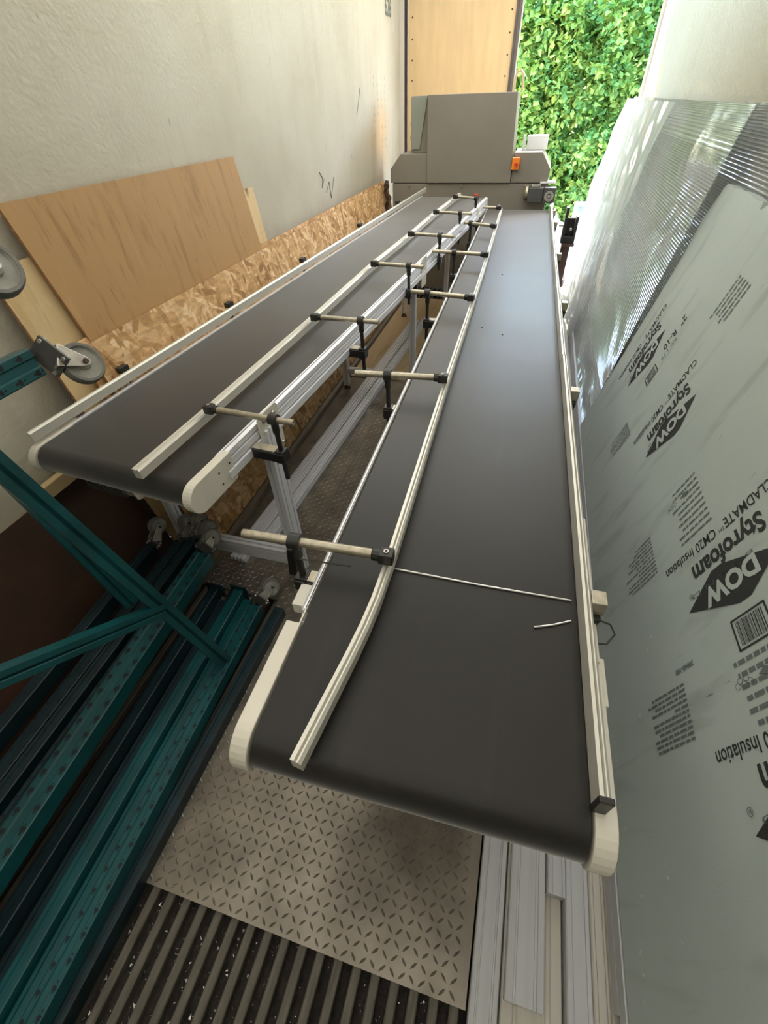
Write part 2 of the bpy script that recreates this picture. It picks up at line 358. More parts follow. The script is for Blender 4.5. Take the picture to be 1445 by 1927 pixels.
def slot_rect(w, h, sw=0.008, sd=0.008, nx=1, nz=1):
    """outline of a T-slot extrusion, nx slots on top and bottom, nz slots on the sides"""
    pts = []
    def side(p, q, nrm, n):
        p = V((*p, 0)); q = V((*q, 0)); nn = V((*nrm, 0)); d = (q - p); L = d.length; d.normalize(); out = [p]
        for i in range(n):
            c = L * (i + 0.5) / n
            out += [p + d * (c - sw / 2), p + d * (c - sw / 2) - nn * sd, p + d * (c + sw / 2) - nn * sd, p + d * (c + sw / 2)]
        return [(a.x, a.y) for a in out]
    pts += side((-w / 2, -h / 2), (w / 2, -h / 2), (0, -1), nx) + side((w / 2, -h / 2), (w / 2, h / 2), (1, 0), nz)
    pts += side((w / 2, h / 2), (-w / 2, h / 2), (0, 1), nx) + side((-w / 2, h / 2), (-w / 2, -h / 2), (-1, 0), nz)
    return pts
def frame(o, yaw, pitch):
    m = Matrix.Rotation(yaw, 3, 'Z') @ Matrix.Rotation(pitch, 3, 'X'); o = V(o)
    return lambda p: o + m @ V(p)

# ---------------------------------------------------------------- the trailer
XL, XR, YE, YB, ZT = -1.64, 0.86, 6.6, -2.2, 2.75
m = MB(); m.box((XL - 0.05, YB, 0.0), (XL, YE, ZT)); struct(m.build('wall_left', M['wall']))
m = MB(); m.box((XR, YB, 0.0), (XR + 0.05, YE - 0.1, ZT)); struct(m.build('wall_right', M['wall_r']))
m = MB(); m.box((XL - 0.05, YB - 0.05, 0.0), (XR + 0.05, YB, ZT)); struct(m.build('wall_front', M['wall']))
YS = 2.4
m = MB(); m.add([(XL - 0.05, YS, ZT), (XR + 0.05, YS, ZT), (XR + 0.05, YE, ZT), (XL - 0.05, YE, ZT)], [(0, 1, 2, 3)]); struct(m.build('ceiling', M['roof']))
m = MB(); m.add([(XL - 0.05, YB - 0.05, ZT), (XR + 0.05, YB - 0.05, ZT), (XR + 0.05, YS, ZT), (XL - 0.05, YS, ZT)], [(0, 1, 2, 3)]); struct(m.build('ceiling', M['roof2']))
# floor: dirt bed and long raised bars
m = MB(); m.box((XL - 0.05, YB - 0.05, -0.12), (XR + 0.05, YE, -0.03)); struct(m.build('floor', M['dirt']))
m = MB(); x = XL + 0.012
while x < XR - 0.03:
    m.prism([(x, -0.035), (x + 0.025, -0.035), (x + 0.025, -0.003), (x + 0.022, 0.0), (x + 0.003, 0.0), (x, -0.003)], YB, YE); x += 0.053
struct(m.build('floor', M['ridge']))
m = MB()
for i in range(1500):
    gx = XL + 0.012 + 0.053 * random.randint(12, 46) + 0.025 + 0.014 + random.uniform(-0.009, 0.009); gy = random.uniform(-0.5, 0.25)
    if gx > 0.15: continue
    c = V((gx, gy, -0.029)); s_ = random.uniform(0.001, 0.0045) * (1.4 if gx < -0.4 else 0.9)
    ps = [c + V((random.uniform(-1, 1), random.uniform(-1, 1), random.uniform(0, 1.0))) * s_ for _ in range(4)]
    m.add(ps, [(0, 1, 2), (0, 2, 3), (0, 3, 1), (1, 3, 2)])
tag(m.build('metal_scraps', M['debris']), 'tiny bright scraps and shavings scattered in the floor channels', 'scraps', kind='stuff')

# rear doors
m = MB(); m.box((XL + 0.09, YE, 0.0), (-0.47, YE + 0.04, ZT + 0.6)); d1 = struct(m.build('door_1', M['cream'], bevel=0.002))
m = MB()
for i in range(22):
    z = 0.15 + i * 0.155
    for xx in (XL + 0.135, -0.51): m.lathe((xx, YE, z), (0, -1, 0), [(0.0001, 0.004), (0.006, 0.003), (0.008, 0.0), (0.0001, 0.0)], 8)
rv = m.build('rivet', M['rust'], d1)
m = MB(); m.box((-0.47, YE - 0.015, 0.0), (-0.435, YE + 0.055, ZT + 0.6)); m.box((-0.445, YE - 0.03, 0.0), (-0.415, YE + 0.02, ZT + 0.6)); struct(m.build('trim_1', M['rail_d'], bevel=0.003))
m = MB(); m.box((-0.415, YE - 0.02, 0.0), (-0.405, YE + 0.01, ZT + 0.6)); struct(m.build('trim_5', M['trim_l']))
m = MB(); m.box((XL, YE - 0.04, 0.0), (XL + 0.055, YE + 0.02, ZT + 0.6)); struct(m.build('trim_2', M['trim_l'], bevel=0.002))
m = MB(); m.box((XL + 0.055, YE - 0.02, 0.0), (XL + 0.085, YE + 0.03, ZT + 0.6)); struct(m.build('trim_3', M['trim_d'], bevel=0.002))
m = MB(); m.box((XR - 0.02, YE - 0.1, 0.0), (XR + 0.05, YE, ZT)); struct(m.build('trim_4', M['trim_l'], bevel=0.004))

# ---------------------------------------------------------------- lettering
def text_mesh(body, size, width=None, bold=0.0, spacing=1.0):
    c = bpy.data.curves.new('t', 'FONT'); c.body = body; c.size = size; c.offset = bold; c.space_character = spacing; c.resolution_u = 3
    o = bpy.data.objects.new('t', c); COL.objects.link(o)
    me = bpy.data.meshes.new_from_object(o.evaluated_get(bpy.context.evaluated_depsgraph_get()))
    bpy.data.objects.remove(o); bpy.data.curves.remove(c)
    vs = [v.co.copy() for v in me.vertices]; fs = [tuple(p.vertices) for p in me.polygons]; bpy.data.meshes.remove(me)
    x0 = min(v.x for v in vs); x1 = max(v.x for v in vs); sc = (width / (x1 - x0)) if width else 1
    return [V(((v.x - x0) * sc, v.y, 0)) for v in vs], fs
def put_text(mb, body, size, T, width=None, bold=0.0, spacing=1.0):
    vs, fs = text_mesh(body, size, width, bold, spacing); mb.add([T(v) for v in vs], fs)

# writing stencilled on the left wall
wr = MB()
put_text(wr, '626', 0.17, lambda v: V((XL + 0.002, 6.02 + v.x, 2.30 + v.y)), width=0.23, bold=0.004)
for col_ in range(4):
    for r_ in range(11):
        if random.random() < 0.85:
            y_ = 5.55 + col_ * 0.13; z_ = 1.86 - r_ * 0.052
            put_text(wr, random.choice('08631'), 0.036, lambda v, y_=y_, z_=z_: V((XL + 0.002, y_ + v.x, z_ + v.y)))
for pts in ([(4.0, 1.32), (4.05, 1.28), (4.02, 1.22), (4.08, 1.27)], [(4.1, 1.18), (4.18, 1.24), (4.2, 1.13), (4.3, 1.26)], [(5.0, 1.62), (5.1, 1.75), (5.13, 1.8)]):
    wr.tube([(XL + 0.002, a, b) for a, b in pts], 0.003, 5)
lw = wr.build('wall_writing', M['ink2']); lw.parent = bpy.data.objects['wall_left']
wr = MB(); put_text(wr, 'TMF', 0.10, lambda v: V((XR - 0.002, 6.25 - v.x, 2.36 + v.y)), width=0.2)
wr.build('wall_writing', M['ink2'], bpy.data.objects['wall_right'])

# ---------------------------------------------------------------- tread plates
def tread(name, x0, x1, y0, y1, z0, th, label, ymax_l=None, g=0.027):
    m = MB(); m.box((x0, y0, z0), (x1, y1, z0 + th))
    zt = z0 + th; nx = int((x1 - x0) / g); ny = int((y1 - y0) / g)
    for i in range(nx):
        for j in range(ny):
            cx_ = x0 + g * (i + 0.6); cy_ = y0 + g * (j + 0.6)
            a = PI / 4 if (i + j) % 2 else -PI / 4
            dx, dy = math.cos(a), math.sin(a); L, w, h = 0.0125, 0.0032, 0.0022
            P = lambda s, t, z: (cx_ + dx * s - dy * t, cy_ + dy * s + dx * t, zt + z)
            m.add([P(-L, 0, 0), P(-L * .3, -w, 0), P(L * .3, -w, 0), P(L, 0, 0), P(L * .3, w, 0), P(-L * .3, w, 0), P(-L * .45, 0, h), P(L * .45, 0, h)],
                  [(0, 1, 6), (1, 2, 7, 6), (2, 3, 7), (3, 4, 7), (4, 5, 6, 7), (5, 0, 6)])
    o = m.build(name, M['tread'], base=((x0 + x1) / 2, (y0 + y1) / 2, z0)); return tag(o, label, 'metal plate')
tread('tread_plate', -0.865, 0.160, -0.0, 4.6, 0.0, 0.012, 'large diamond tread steel plate on the floor bars under the conveyors')
tread('tread_plate', -1.268, -0.867, 1.05, 3.3, 0.0, 0.010, 'narrow diamond tread plate beside the strand board, under the silver extrusion')

# boards on the floor further back
m = MB(); m.box((-1.268, 3.32, 0.002), (-0.80, 5.35, 0.016)); tag(m.build('plywood_sheet', M['wood'], base=(-1.05, 4.3, 0.0)), 'sandy brown plywood sheet flat on the floor beyond the tread plate', 'board')
for i, (x0, w, z0, z1, mm, y0, lab) in enumerate(((-0.655, 0.045, 0.013, 0.06, 'woodgrey', 2.5, 'long grey brown wood batten on the floor nearest the table leg'), (-0.602, 0.038, 0.013, 0.075, 'woodgrey', 2.6, 'narrow grey wood batten between two floor battens'),
      (-0.555, 0.045, 0.013, 0.05, 'woodgrey', 2.7, 'wide weathered batten on the floor, third from the table leg'), (-0.502, 0.09, 0.013, 0.09, 'wood', 3.0, 'pale tan wood board on the floor beneath the right conveyor'))):
    m = MB(); m.box((x0, y0, z0), (x0 + w, 5.3, z1)); tag(m.build('wood_batten', M[mm], bevel=0.003, base=(x0 + w / 2, 4, z0)), lab, 'board')
for k_, (x0, x1, y0, lab) in enumerate(((-1.305, -1.272, 1.0, 'dark wood strip along the foot of the strand board'), (-1.405, -1.36, 3.3, 'tan wood strip along the wall side of the floor plywood'))):
    m = MB(); m.box((x0, y0, 0.0), (x1, 5.2, 0.045)); tag(m.build('wood_strip', M['woodgrey' if k_ == 0 else 'wood'], bevel=0.003, base=(x0, 3, 0)), lab, 'board')

# aluminium extrusions lying on the floor
def ext(x0, y0, x1, y1, z, w, h, label, nx=2):
    m = MB(); a = V((x0, y0, z)); b = V((x1, y1, z)); d = (b - a); yaw = -math.atan2(d.x, d.y)
    T = frame(a, yaw, 0); m.prism([(p, q + h / 2) for p, q in slot_rect(w, h, 0.009, 0.008, nx, 1)], 0, d.length, T)
    return tag(m.build('aluminium_extrusion', M['alu'], base=a), label, 'extrusion', 'aluminium extrusions on the floor')
ext(-1.165, 1.22, -0.99, 4.6, 0.014, 0.085, 0.03, 'wide silver slotted extrusion on the tread plate, left of the pair', 4)
ext(-1.078, 1.32, -0.895, 4.6, 0.014, 0.055, 0.04, 'silver slotted extrusion on the tread plate, right of the pair', 3)

# ---------------------------------------------------------------- sheets leaning on the left wall
def lean(name, mats, y0, y1, z0, z1, xb, k, th, label, yo0=0, base=None, cat='board'):
    """sheet in the plane x = xb - k z, from z0 to z1"""
    m = MB(); n = V((1, 0, k)).normalized()
    P = lambda y, z, t: V((xb - k * z, y, z)) - n * t
    c = [(y0 + yo0, z0), (y1, z0), (y1, z1), (y0, z1)]
    a = [P(y, z, 0) for y, z in c] + [P(y, z, th) for y, z in c]
    m.add(a[:], [(0, 1, 2, 3)]); m.m = 1; m.add(a, [(4, 7, 6, 5), (0, 4, 5, 1), (1, 5, 6, 2), (2, 6, 7, 3), (3, 7, 4, 0)])
    return tag(m.build(name, mats, base=(xb, (y0 + y1) / 2, z0)), label, cat)
lean('strand_board', [M['osb'], M['osb_edge']], 1.26, 5.55, 0.04, 1.085, -1.305, 0.20, 0.011, 'long oriented strand board sheet leaning on the left wall, outermost of the two')
lean('strand_board', [M['osb'], M['osb_edge']], 1.23, 5.5, 0.02, 1.10, -1.325, 0.20, 0.011, 'strand board sheet of which only the dark red edge shows behind the outer one')
lean('plywood_sheet', [M['ply'], M['osb_edge']], 1.27, 2.72, 0.06, 1.52, -1.375, 0.15, 0.012, 'large brown plywood sheet leaning on the left wall behind the strand board', yo0=0.12)
lean('plywood_sheet', [M['pine'], M['osb_edge']], 1.12, 2.86, 0.05, 1.37, -1.43, 0.125, 0.012, 'pale knotty plywood sheet leaning behind the large brown one', yo0=0.05)
lean('hardboard_sheet', [M['brown'], M['osb_edge']], -1.2, 1.16, 0.02, 0.64, -1.40, 0.36, 0.006, 'dark brown sheet leaning low on the wall behind the teal rack frames')
m = MB(); m.box((XL + 0.02, 0.86, 0.645), (XL + 0.05, 1.1, 0.70)); tag(m.build('wood_block', M['pine'], bevel=0.003, base=(XL + 0.04, 0.9, 0.3)), 'small pale wood block on the dark sheet against the left wall', 'board')

# ---------------------------------------------------------------- conveyors
def stadium(y0, y1, r, k=24):
    pts = []
    for i in range(k + 1):
        a = PI / 2 + PI * i / k; pts.append((y0 + r + r * math.cos(a), -r + r * math.sin(a)))
    for i in range(k + 1):
        a = -PI / 2 + PI * i / k; pts.append((y1 - r + r * math.cos(a), -r + r * math.sin(a)))
    return pts
def belt(T, parent, hw, y0, y1, r):
    m = MB(); o = stadium(y0, y1, r); i_ = [(y, z) for y, z in stadium(y0 + 0.003, y1 - 0.003, r - 0.003)]
    i_ = [(y, z - 0.003) for y, z in i_]; k = len(o)
    p = [T((-hw, y, z)) for y, z in o] + [T((hw, y, z)) for y, z in o] + [T((-hw, y, z)) for y, z in i_] + [T((hw, y, z)) for y, z in i_]
    f = []
    for j in range(k):
        n_ = (j + 1) % k
        f += [(j, n_, n_ + k, j + k), (j + 2 * k, j + 3 * k, n_ + 3 * k, n_ + 2 * k), (j, j + 2 * k, n_ + 2 * k, n_), (j + k, n_ + k, n_ + 3 * k, j + 3 * k)]
    m.add(p, f); m.build('belt', M['belt'], parent, smooth=True)
    for yy in (y0 + r, y1 - r):
        m = MB(); m.cyl(T((-hw + 0.001, yy, -r)), T((hw - 0.001, yy, -r)), r - 0.005, 24)
        m.build('roller', M['steel'], parent, smooth=True)
    m = MB(); m.box((-hw + 0.01, y0 + 2 * r, -2 * r + 0.02), (hw - 0.01, y1 - 2 * r, -0.008), T); m.build('slider_bed', M['alu_dk'], parent)
def side_profile(T, parent, x, side, y0, y1, h=0.085, w=0.024):
    m = MB(); poly = []
    # upright slotted side profile, outer face with two grooves, grooved top lip
    prof = [(-w / 2, 0.004), (-w / 2 + 0.006, 0.004), (-w / 2 + 0.006, -0.003), (-w / 2 + 0.010, -0.003), (-w / 2 + 0.010, 0.002), (w / 2, 0.0),
            (w / 2, -0.020), (w / 2 - 0.008, -0.020), (w / 2 - 0.008, -0.025), (w / 2 + 0.004, -0.025), (w / 2 + 0.004, -0.05), (w / 2 - 0.006, -0.05), (w / 2 - 0.006, -0.056),
            (w / 2 + 0.012, -0.056), (w / 2 + 0.012, -h), (-w / 2, -h)]
    poly = [(x + side * a, b) for a, b in prof]
    m.prism(poly, y0, y1, T); sp_ = m.build('side_profile', M['alu'], parent)
    m = MB()  # black strips in the grooves stand in for the shade inside them
    for za, zb, xo in ((-0.0255, -0.0195, w / 2 - 0.0075), (-0.0565, -0.0495, w / 2 - 0.0055)):
        m.box((min(x + side * xo, x + side * (xo + 0.0015)), y0, za), (max(x + side * xo, x + side * (xo + 0.0015)), y1, zb), T)
    m.build('slot_shade', M['black'], sp_); return sp_
def rod_set(T, parent, side, xk, yk, xe, ye, xp, h=0.072, r=0.0105, post_len=0.20, ring=False, block=True, xblock=0.33, wire=False, blz=-0.045):
    """cross rod from the guide rail knuckle (xk,yk) to (xe,ye); post through the collar at xp"""
    a = V((xk, yk, h)); b = V((xe, ye, h)); d = (b - a).normalized()
    m = MB(); m.tube([T(a + d * 0.012), T(b - d * 0.002)], r, 14); 
    m.lathe(T(b), T(b) - T(a), [(r, -0.004), (r, 0.0), (r * 0.55, 0.0), (r * 0.55, -0.004)], 14)
    rod = m.build('cross_rod', M['rod'], parent, smooth=True)
    m = MB(); m.box((-0.017, -0.015, -0.016), (0.017, 0.015, 0.014), lambda p: T(a + d * (p.x + 0.012) + V((-d.y, d.x, 0)) * p.y + V((0, 0, p.z))))
    m.cyl(T(a + d * 0.02), T(a + d * 0.045), r * 1.35, 12); m.build('rod_knuckle', M['black'], rod, bevel=0.003)
    m = MB(); m.lathe(T(a + d * 0.012 + V((0, 0, 0.0145))), V((0, 0, 1)), [(0.0035, 0.0), (0.0035, 0.002), (0.006, 0.002), (0.006, 0.0)], 10); m.build('screw', M['steel'], rod)
    t = (xp - xk) / (xe - xk); c = a.lerp(b, t)
    m = MB(); m.cyl(T(c - d * 0.014), T(c + d * 0.014), r * 1.75, 16)
    m.tube([T(c + V((0, 0, -0.008))), T(c + V((0, 0, -0.05))), T(c + V((0, 0, -0.055)))], [0.013, 0.012, 0.008], 12)
    m.build('rod_collar', M['black'], parent, smooth=True)
    m = MB(); m.tube([T(c + V((0, 0, -0.05))), T(c + V((0, 0, -post_len)))], 0.0085, 12); m.build('post', M['black'], parent, smooth=True)
    if block:
        s_ = side; x0 = xblock * s_; x1 = c.x + 0.018 * s_; lo, hi = min(x0, x1), max(x0, x1)
        m = MB(); m.box((lo, c.y - 0.022, blz - 0.040), (hi, c.y + 0.022, blz - 0.004), T)
        m.box((c.x - 0.017, c.y - 0.019, blz - 0.046), (c.x + 0.017, c.y + 0.019, blz + 0.004), T); br = m.build('bracket', M['black'], parent, bevel=0.003)
        m = MB(); m.box((lo + 0.004, c.y - 0.017, blz - 0.004), (hi - 0.02 * max(s_, 0), c.y + 0.017, blz + 0.001), T); m.build('bracket_cap', M['rod'], br)
    if ring:
        m = MB(); q = b + V((0.005, -0.01, -0.012)); pts = [T(q + V((math.cos(u) * 0.016, 0.0, math.sin(u) * 0.016))) for u in [2 * PI * i / 14 for i in range(15)]]
        m.tube(pts, 0.0022, 6, cap=False); m.build('wire_ring', M['rod'], rod)
    return rod
def leg_post(T0, parent, x, y, ztop, zbot=0.04, w=0.04, d=0.08, nw=1, nd=2):
    m = MB(); poly = slot_rect(w, d, 0.008, 0.009, nw, nd)
    k = len(poly); vs = [V((x + a, y + b, zbot)) for a, b in poly] + [V((x + a, y + b, ztop)) for a, b in poly]
    m.add(vs, [tuple(range(k)), tuple(range(2 * k - 1, k - 1, -1))] + [(i, (i + 1) % k, (i + 1) % k + k, i + k) for i in range(k)])
    lg = m.build('leg', M['alu'], parent)
    m = MB(); m.tube([(x, y, zbot), (x, y, zbot - 0.012)], 0.008, 10); m.lathe((x, y, zbot - 0.035), (0, 0, 1), [(0.0001, 0.024), (0.016, 0.024), (0.028, 0.010), (0.030, 0.0), (0.0001, 0.0)], 20)
    m.build('levelling_foot', M['rust'], lg, smooth=True); return lg
def end_cap(T, parent, x0, x1, y0, y1, r, name='end_plate'):
    m = MB(); pts = []
    for i in range(15):
        a = PI / 2 + PI * i / 14; pts.append((y0 + r + r * math.cos(a), -r + 0.003 + r * math.sin(a)))
    pts += [(y1, -2 * r + 0.003), (y1, 0.003)]
    m.prismx(pts, x0, x1, T); return m.build(name, M['plate'], parent, bevel=0.0025)

# left conveyor
LP, LYAW = math.atan(0.0258), -math.atan(0.095)
TL = frame((-1.168, 0.85, 0.9), LYAW, LP)
cl = thing('belt_conveyor', 'left belt conveyor along the strand board, with straight guide rail and slotted legs', 'conveyor', (-1.0, 3.0, 0.012))
belt(TL, cl, 0.303, -0.035, 4.35, 0.05)
for s_ in (-1, 1): side_profile(TL, cl, s_ * 0.318, s_, 0.14, 4.33)
for s_ in (-1, 1):
    x0, x1 = sorted((s_ * 0.306, s_ * 0.338)); e_ = end_cap(TL, cl, x0, x1, -0.045, 0.175, 0.054)
    if s_ > 0:
        m = MB()
        for yy, zz in ((0.155, -0.03), (0.155, -0.075), (0.10, -0.03), (0.10, -0.075)): m.lathe(TL((0.338, yy, zz)), TL((1, 0, 0)) - TL((0, 0, 0)), [(0.0001, 0.0006), (0.004, 0.0006), (0.004, 0.0), (0.0001, 0.0)], 10)
        m.build('screw', M['hole'], e_)
def rail_poly(xc, w, z0, z1, T, ys, mb):     # channel shaped guide rail following points (x,y)
    prof = [(-w / 2, z0), (w / 2, z0), (w / 2, z1 - 0.006), (w / 2 - 0.005, z1), (w * 0.1, z1), (0, z1 - 0.006), (-w * 0.15, z1), (-w / 2, z1)]
    k = len(prof); vs = []
    for j, (x, y) in enumerate(ys):
        a = V(ys[max(j - 1, 0)]); b = V(ys[min(j + 1, len(ys) - 1)]); d = (b - a).normalized(); nx = V((d.y, -d.x))
        for px, pz in prof: vs.append(T((x + nx.x * px, y + nx.y * px, pz)))
    f = [(j * k + i, j * k + (i + 1) % k, (j + 1) * k + (i + 1) % k, (j + 1) * k + i) for j in range(len(ys) - 1) for i in range(k)]
    f += [tuple(range(k)), tuple((len(ys) - 1) * k + i for i in range(k))]; mb.add(vs, f)
m = MB(); rail_poly(0, 0.026, 0.018, 0.052, TL, [(0.172, -0.04), (0.166, 0.3), (0.140, 1.139), (0.101, 1.99), (0.098, 2.70), (0.082, 3.40), (0.09, 4.2)], m); m.build('guide_rail', M['rail'], cl)
m = MB(); rail_poly(0, 0.012, 0.016, 0.052, TL, [(-0.322, 0.0), (-0.322, 0.3), (-0.316, 4.45)], m); m.build('guide_rail', M['rail'], cl)
for i, a in enumerate((((0.19, 0.285), (0.521, 0.292), 0.447, 0.215), ((0.166, 1.10), (0.487, 1.119), 0.402, 0.20), ((0.13, 1.924), (0.444, 1.921), 0.356, 0.18), ((0.125, 2.616), (0.445, 2.592), 0.349, 0.18), ((0.106, 3.297), (0.41, 3.267), 0.321, 0.18), ((0.106, 3.92), (0.33, 3.85), 0.318, 0.18))):
    rod_set(TL, cl, 1, *a[0], *a[1], a[2], post_len=a[3] + 0.03, ring=(i == 3), block=i < 5, xblock=0.335, blz=-0.055 if i else -0.05)
for yy in (0.45, 1.17, 1.95, 2.85, 3.7):
    m = MB(); m.box((-0.36, yy - 0.02, 0.045), (-0.332, yy + 0.02, 0.068), TL); m.cyl(TL((-0.346, yy, 0.05)), TL((-0.346, yy, -0.09)), 0.007, 8); m.build('rail_clamp', M['black'], cl)
for yy in (0.40, 0.43): m = MB(); m.box((-0.34, yy, -0.03), (-0.332, yy + 0.012, 0.02), TL); m.build('rail_tab', M['plate'], cl)
# legs of the left conveyor
leg_post(None, cl, -0.806, 1.215, 0.87, zbot=0.047)
leg_post(None, cl, -1.40, 1.19, 0.83, zbot=0.047, d=0.04, nd=1)
def xbeam(parent, x0, x1, y, z, w=0.04, h=0.08, name='cross_member'):
    m = MB(); poly = slot_rect(w, h, 0.008, 0.009, 1, 2 if h > 0.06 else 1)
    m.prismx([(y + a, z + b) for a, b in poly], x0, x1); return m.build(name, M['alu'], parent)
xbeam(cl, -1.38, -0.826, 1.21, 0.155)
m = MB(); m.prismx([(1.14, 0.10), (1.175, 0.10), (1.175, 0.24), (1.165, 0.24)], -0.83, -0.79); m.build('gusset', M['black'], cl, bevel=0.002)
for xx, nm in ((-0.690, 0), (-1.228, 1)):
    leg_post(None, cl, xx, 3.12, 0.87, zbot=0.047 if nm == 0 else 0.036, w=0.04, d=0.04, nd=1)
xbeam(cl, -1.208, -0.71, 3.12, 0.16, h=0.04)
m = MB(); m.prismx([(3.10, 0.78), (3.06, 0.86), (3.10, 0.88), (3.14, 0.88), (3.14, 0.78)], -0.72, -0.66); m.build('gusset', M['black'], cl, bevel=0.002)
for xx in (-0.72, -1.15): leg_post(None, cl, xx, 4.75, 0.9, zbot=0.050, w=0.04, d=0.04, nd=1)
# mounting plates
m = MB(); m.prismx(rnd_poly(0.13, 0.19, 0.02, 0.40, -0.07), 0.336, 0.341, TL); mp = m.build('mounting_plate', M['plate'], cl, bevel=0.001)
m = MB()
for yy, zz in ((0.37, 0.0), (0.425, 0.0), (0.445, -0.14)):
    m.lathe(TL((0.341, yy, zz)), TL((1, 0, 0)) - TL((0, 0, 0)), [(0.0001, 0.010), (0.006, 0.010), (0.008, 0.004), (0.011, 0.003), (0.011, 0.0), (0.0001, 0.0)], 12)
m.build('bolt', M['steel'], mp, smooth=True)
m = MB(); m.prismx(rnd_poly(0.10, 0.17, 0.01, 2.28, -0.06), 0.336, 0.341, TL); m.build('mounting_plate', M['plate'], cl, bevel=0.001)
m = MB(); m.prismx(rnd_poly(0.07, 0.10, 0.01, 3.9, -0.05), 0.336, 0.341, TL); m.build('mounting_plate', M['plate'], cl, bevel=0.001)
# drive motor hung under the near end
m = MB(); T_ = lambda p: TL((p.x, p.y, p.z))
for i in range(9): m.cyl(TL((-0.26 + i * 0.016, 0.10, -0.185)), TL((-0.252 + i * 0.016, 0.10, -0.185)), 0.062, 20)
m.cyl(TL((-0.27, 0.10, -0.185)), TL((-0.11, 0.10, -0.185)), 0.054, 20); mo = m.build('drive_motor', M['grey_d'], cl, smooth=True)
m = MB(); m.cyl(TL((-0.11, 0.10, -0.185)), TL((-0.085, 0.10, -0.185)), 0.05, 20); m.build('motor_cover', M['steel'], mo, smooth=True)
m = MB(); m.tube([TL((-0.085, 0.08, -0.19)), TL((-0.05, 0.07, -0.21)), TL((-0.045, 0.065, -0.22))], [0.01, 0.016, 0.012], 10); m.build('cable_gland', M['plate'], mo, smooth=True)

# right conveyor
TR = frame((-0.047, 0.24, 0.9), math.atan(0.0185), 0)
cr = thing('belt_conveyor', 'right belt conveyor in front, its guide rail bent outward near the rounded end', 'conveyor', (-0.08, 2.8, 0.012))
belt(TR, cr, 0.283, -0.045, 5.06, 0.053)
for s_ in (-1, 1): side_profile(TR, cr, s_ * (0.296 if s_ < 0 else 0.300), s_, 0.26, 5.02, h=0.085, w=0.012)
def bar(parent, T, x0, x1, y0, y1, z0, z1, name, mat, bev=0.002):
    m = MB(); m.box((x0, y0, z0), (x1, y1, z1), T); return m.build(name, M[mat], parent, bevel=bev)
end_cap(TR, cr, -0.322, -0.288, -0.052, 0.225, 0.058)
end_cap(TR, cr, 0.288, 0.322, -0.052, 0.26, 0.058)
bar(cr, TR, -0.334, -0.305, 0.275, 0.335, -0.045, -0.012, 'side_plate', 'plate')
bar(cr, TR, -0.292, -0.2885, 0.12, 5.0, -0.002, 0.004, 'edge_strip', 'plate', 0)
bar(cr, TR, 0.305, 0.322, 0.28, 0.7, -0.06, -0.004, 'side_plate', 'plate')
bar(cr, TR, 0.315, 0.335, 0.20, 0.30, -0.05, -0.02, 'side_plate', 'plate')
m = MB(); rail_poly(0, 0.020, 0.018, 0.05, TR, [(-0.180, -0.045), (-0.150, 0.16), (-0.142, 0.225), (-0.137, 0.29), (-0.134, 0.42), (-0.138, 1.34)], m); m.build('guide_rail', M['rail'], cr)
m = MB(); rail_poly(0, 0.020, 0.018, 0.05, TR, [(-0.138, 1.345), (-0.136, 2.238), (-0.137, 3.09), (-0.144, 3.99), (-0.150, 4.75), (-0.158, 4.84), (-0.185, 4.95)], m); m.build('guide_rail', M['rail'], cr)
m = MB(); rail_poly(0, 0.018, 0.004, 0.05, TR, [(0.292, 0.02), (0.292, 1.6)], m); m.build('guide_rail', M['rail'], cr)
m = MB(); rail_poly(0, 0.018, 0.004, 0.05, TR, [(0.290, 1.605), (0.292, 4.5), (0.296, 4.8), (0.285, 4.95), (0.31, 5.06)], m); m.build('guide_rail', M['rail'], cr)
bar(cr, TR, 0.281, 0.304, 0.012, 0.022, 0.000, 0.052, 'rail_end_cap', 'black')
for i, a in enumerate((((-0.127, 0.392), (-0.49, 0.385), -0.358, 0.16), ((-0.137, 1.27), (-0.476, 1.246), -0.352, 0.22), ((-0.134, 2.165), (-0.462, 2.218), -0.374, 0.24), ((-0.133, 3.01), (-0.500, 3.058), -0.349, 0.23), ((-0.144, 3.87), (-0.468, 4.003), -0.343, 0.22), ((-0.152, 4.64), (-0.468, 4.691), -0.345, 0.22))):
    rod_set(TR, cr, -1, *a[0], *a[1], a[2], post_len=a[3], r=0.0115, xblock=0.305, blz=-0.06 if i else -0.05)
m = MB(); m.tube([TR((-0.335, 0.355, 0.052)), TR((-0.25, 0.36, 0.05)), TR((-0.215, 0.362, 0.05))], 0.0018, 6); m.build('wire_tail', M['cable'], cr)
for j, (yy, L_, wz) in enumerate(((0.40, 0.05, 0.0), (1.32, 0.07, 0.0), (2.25, 0.06, 0.0), (3.2, 0.05, 0.0), (4.2, 0.08, 0.0), (4.7, 0.06, 0))):
    m = MB(); m.box((0.301, yy - 0.018, 0.01), (0.332, yy + 0.018, 0.048), TR); rc_ = m.build('rail_clamp', M['rod'], cr, bevel=0.002)
    m = MB(); m.prism([(0.300, 0.01), (0.328, 0.01), (0.318, -L_), (0.306, -L_)], yy - 0.03, yy + 0.008, TR); m.build('clamp_lever', M['black'], rc_, bevel=0.002)
    if j == 0:
        m = MB(); m.tube([TR((0.318, yy - 0.02, 0.0)), TR((0.35, yy - 0.025, -0.004)), TR((0.358, yy - 0.045, -0.008)), TR((0.340, yy - 0.07, -0.012)), TR((0.308, yy - 0.072, -0.014))], 0.0022, 6); m.build('wire_loop', M['cable'], rc_, smooth=True)
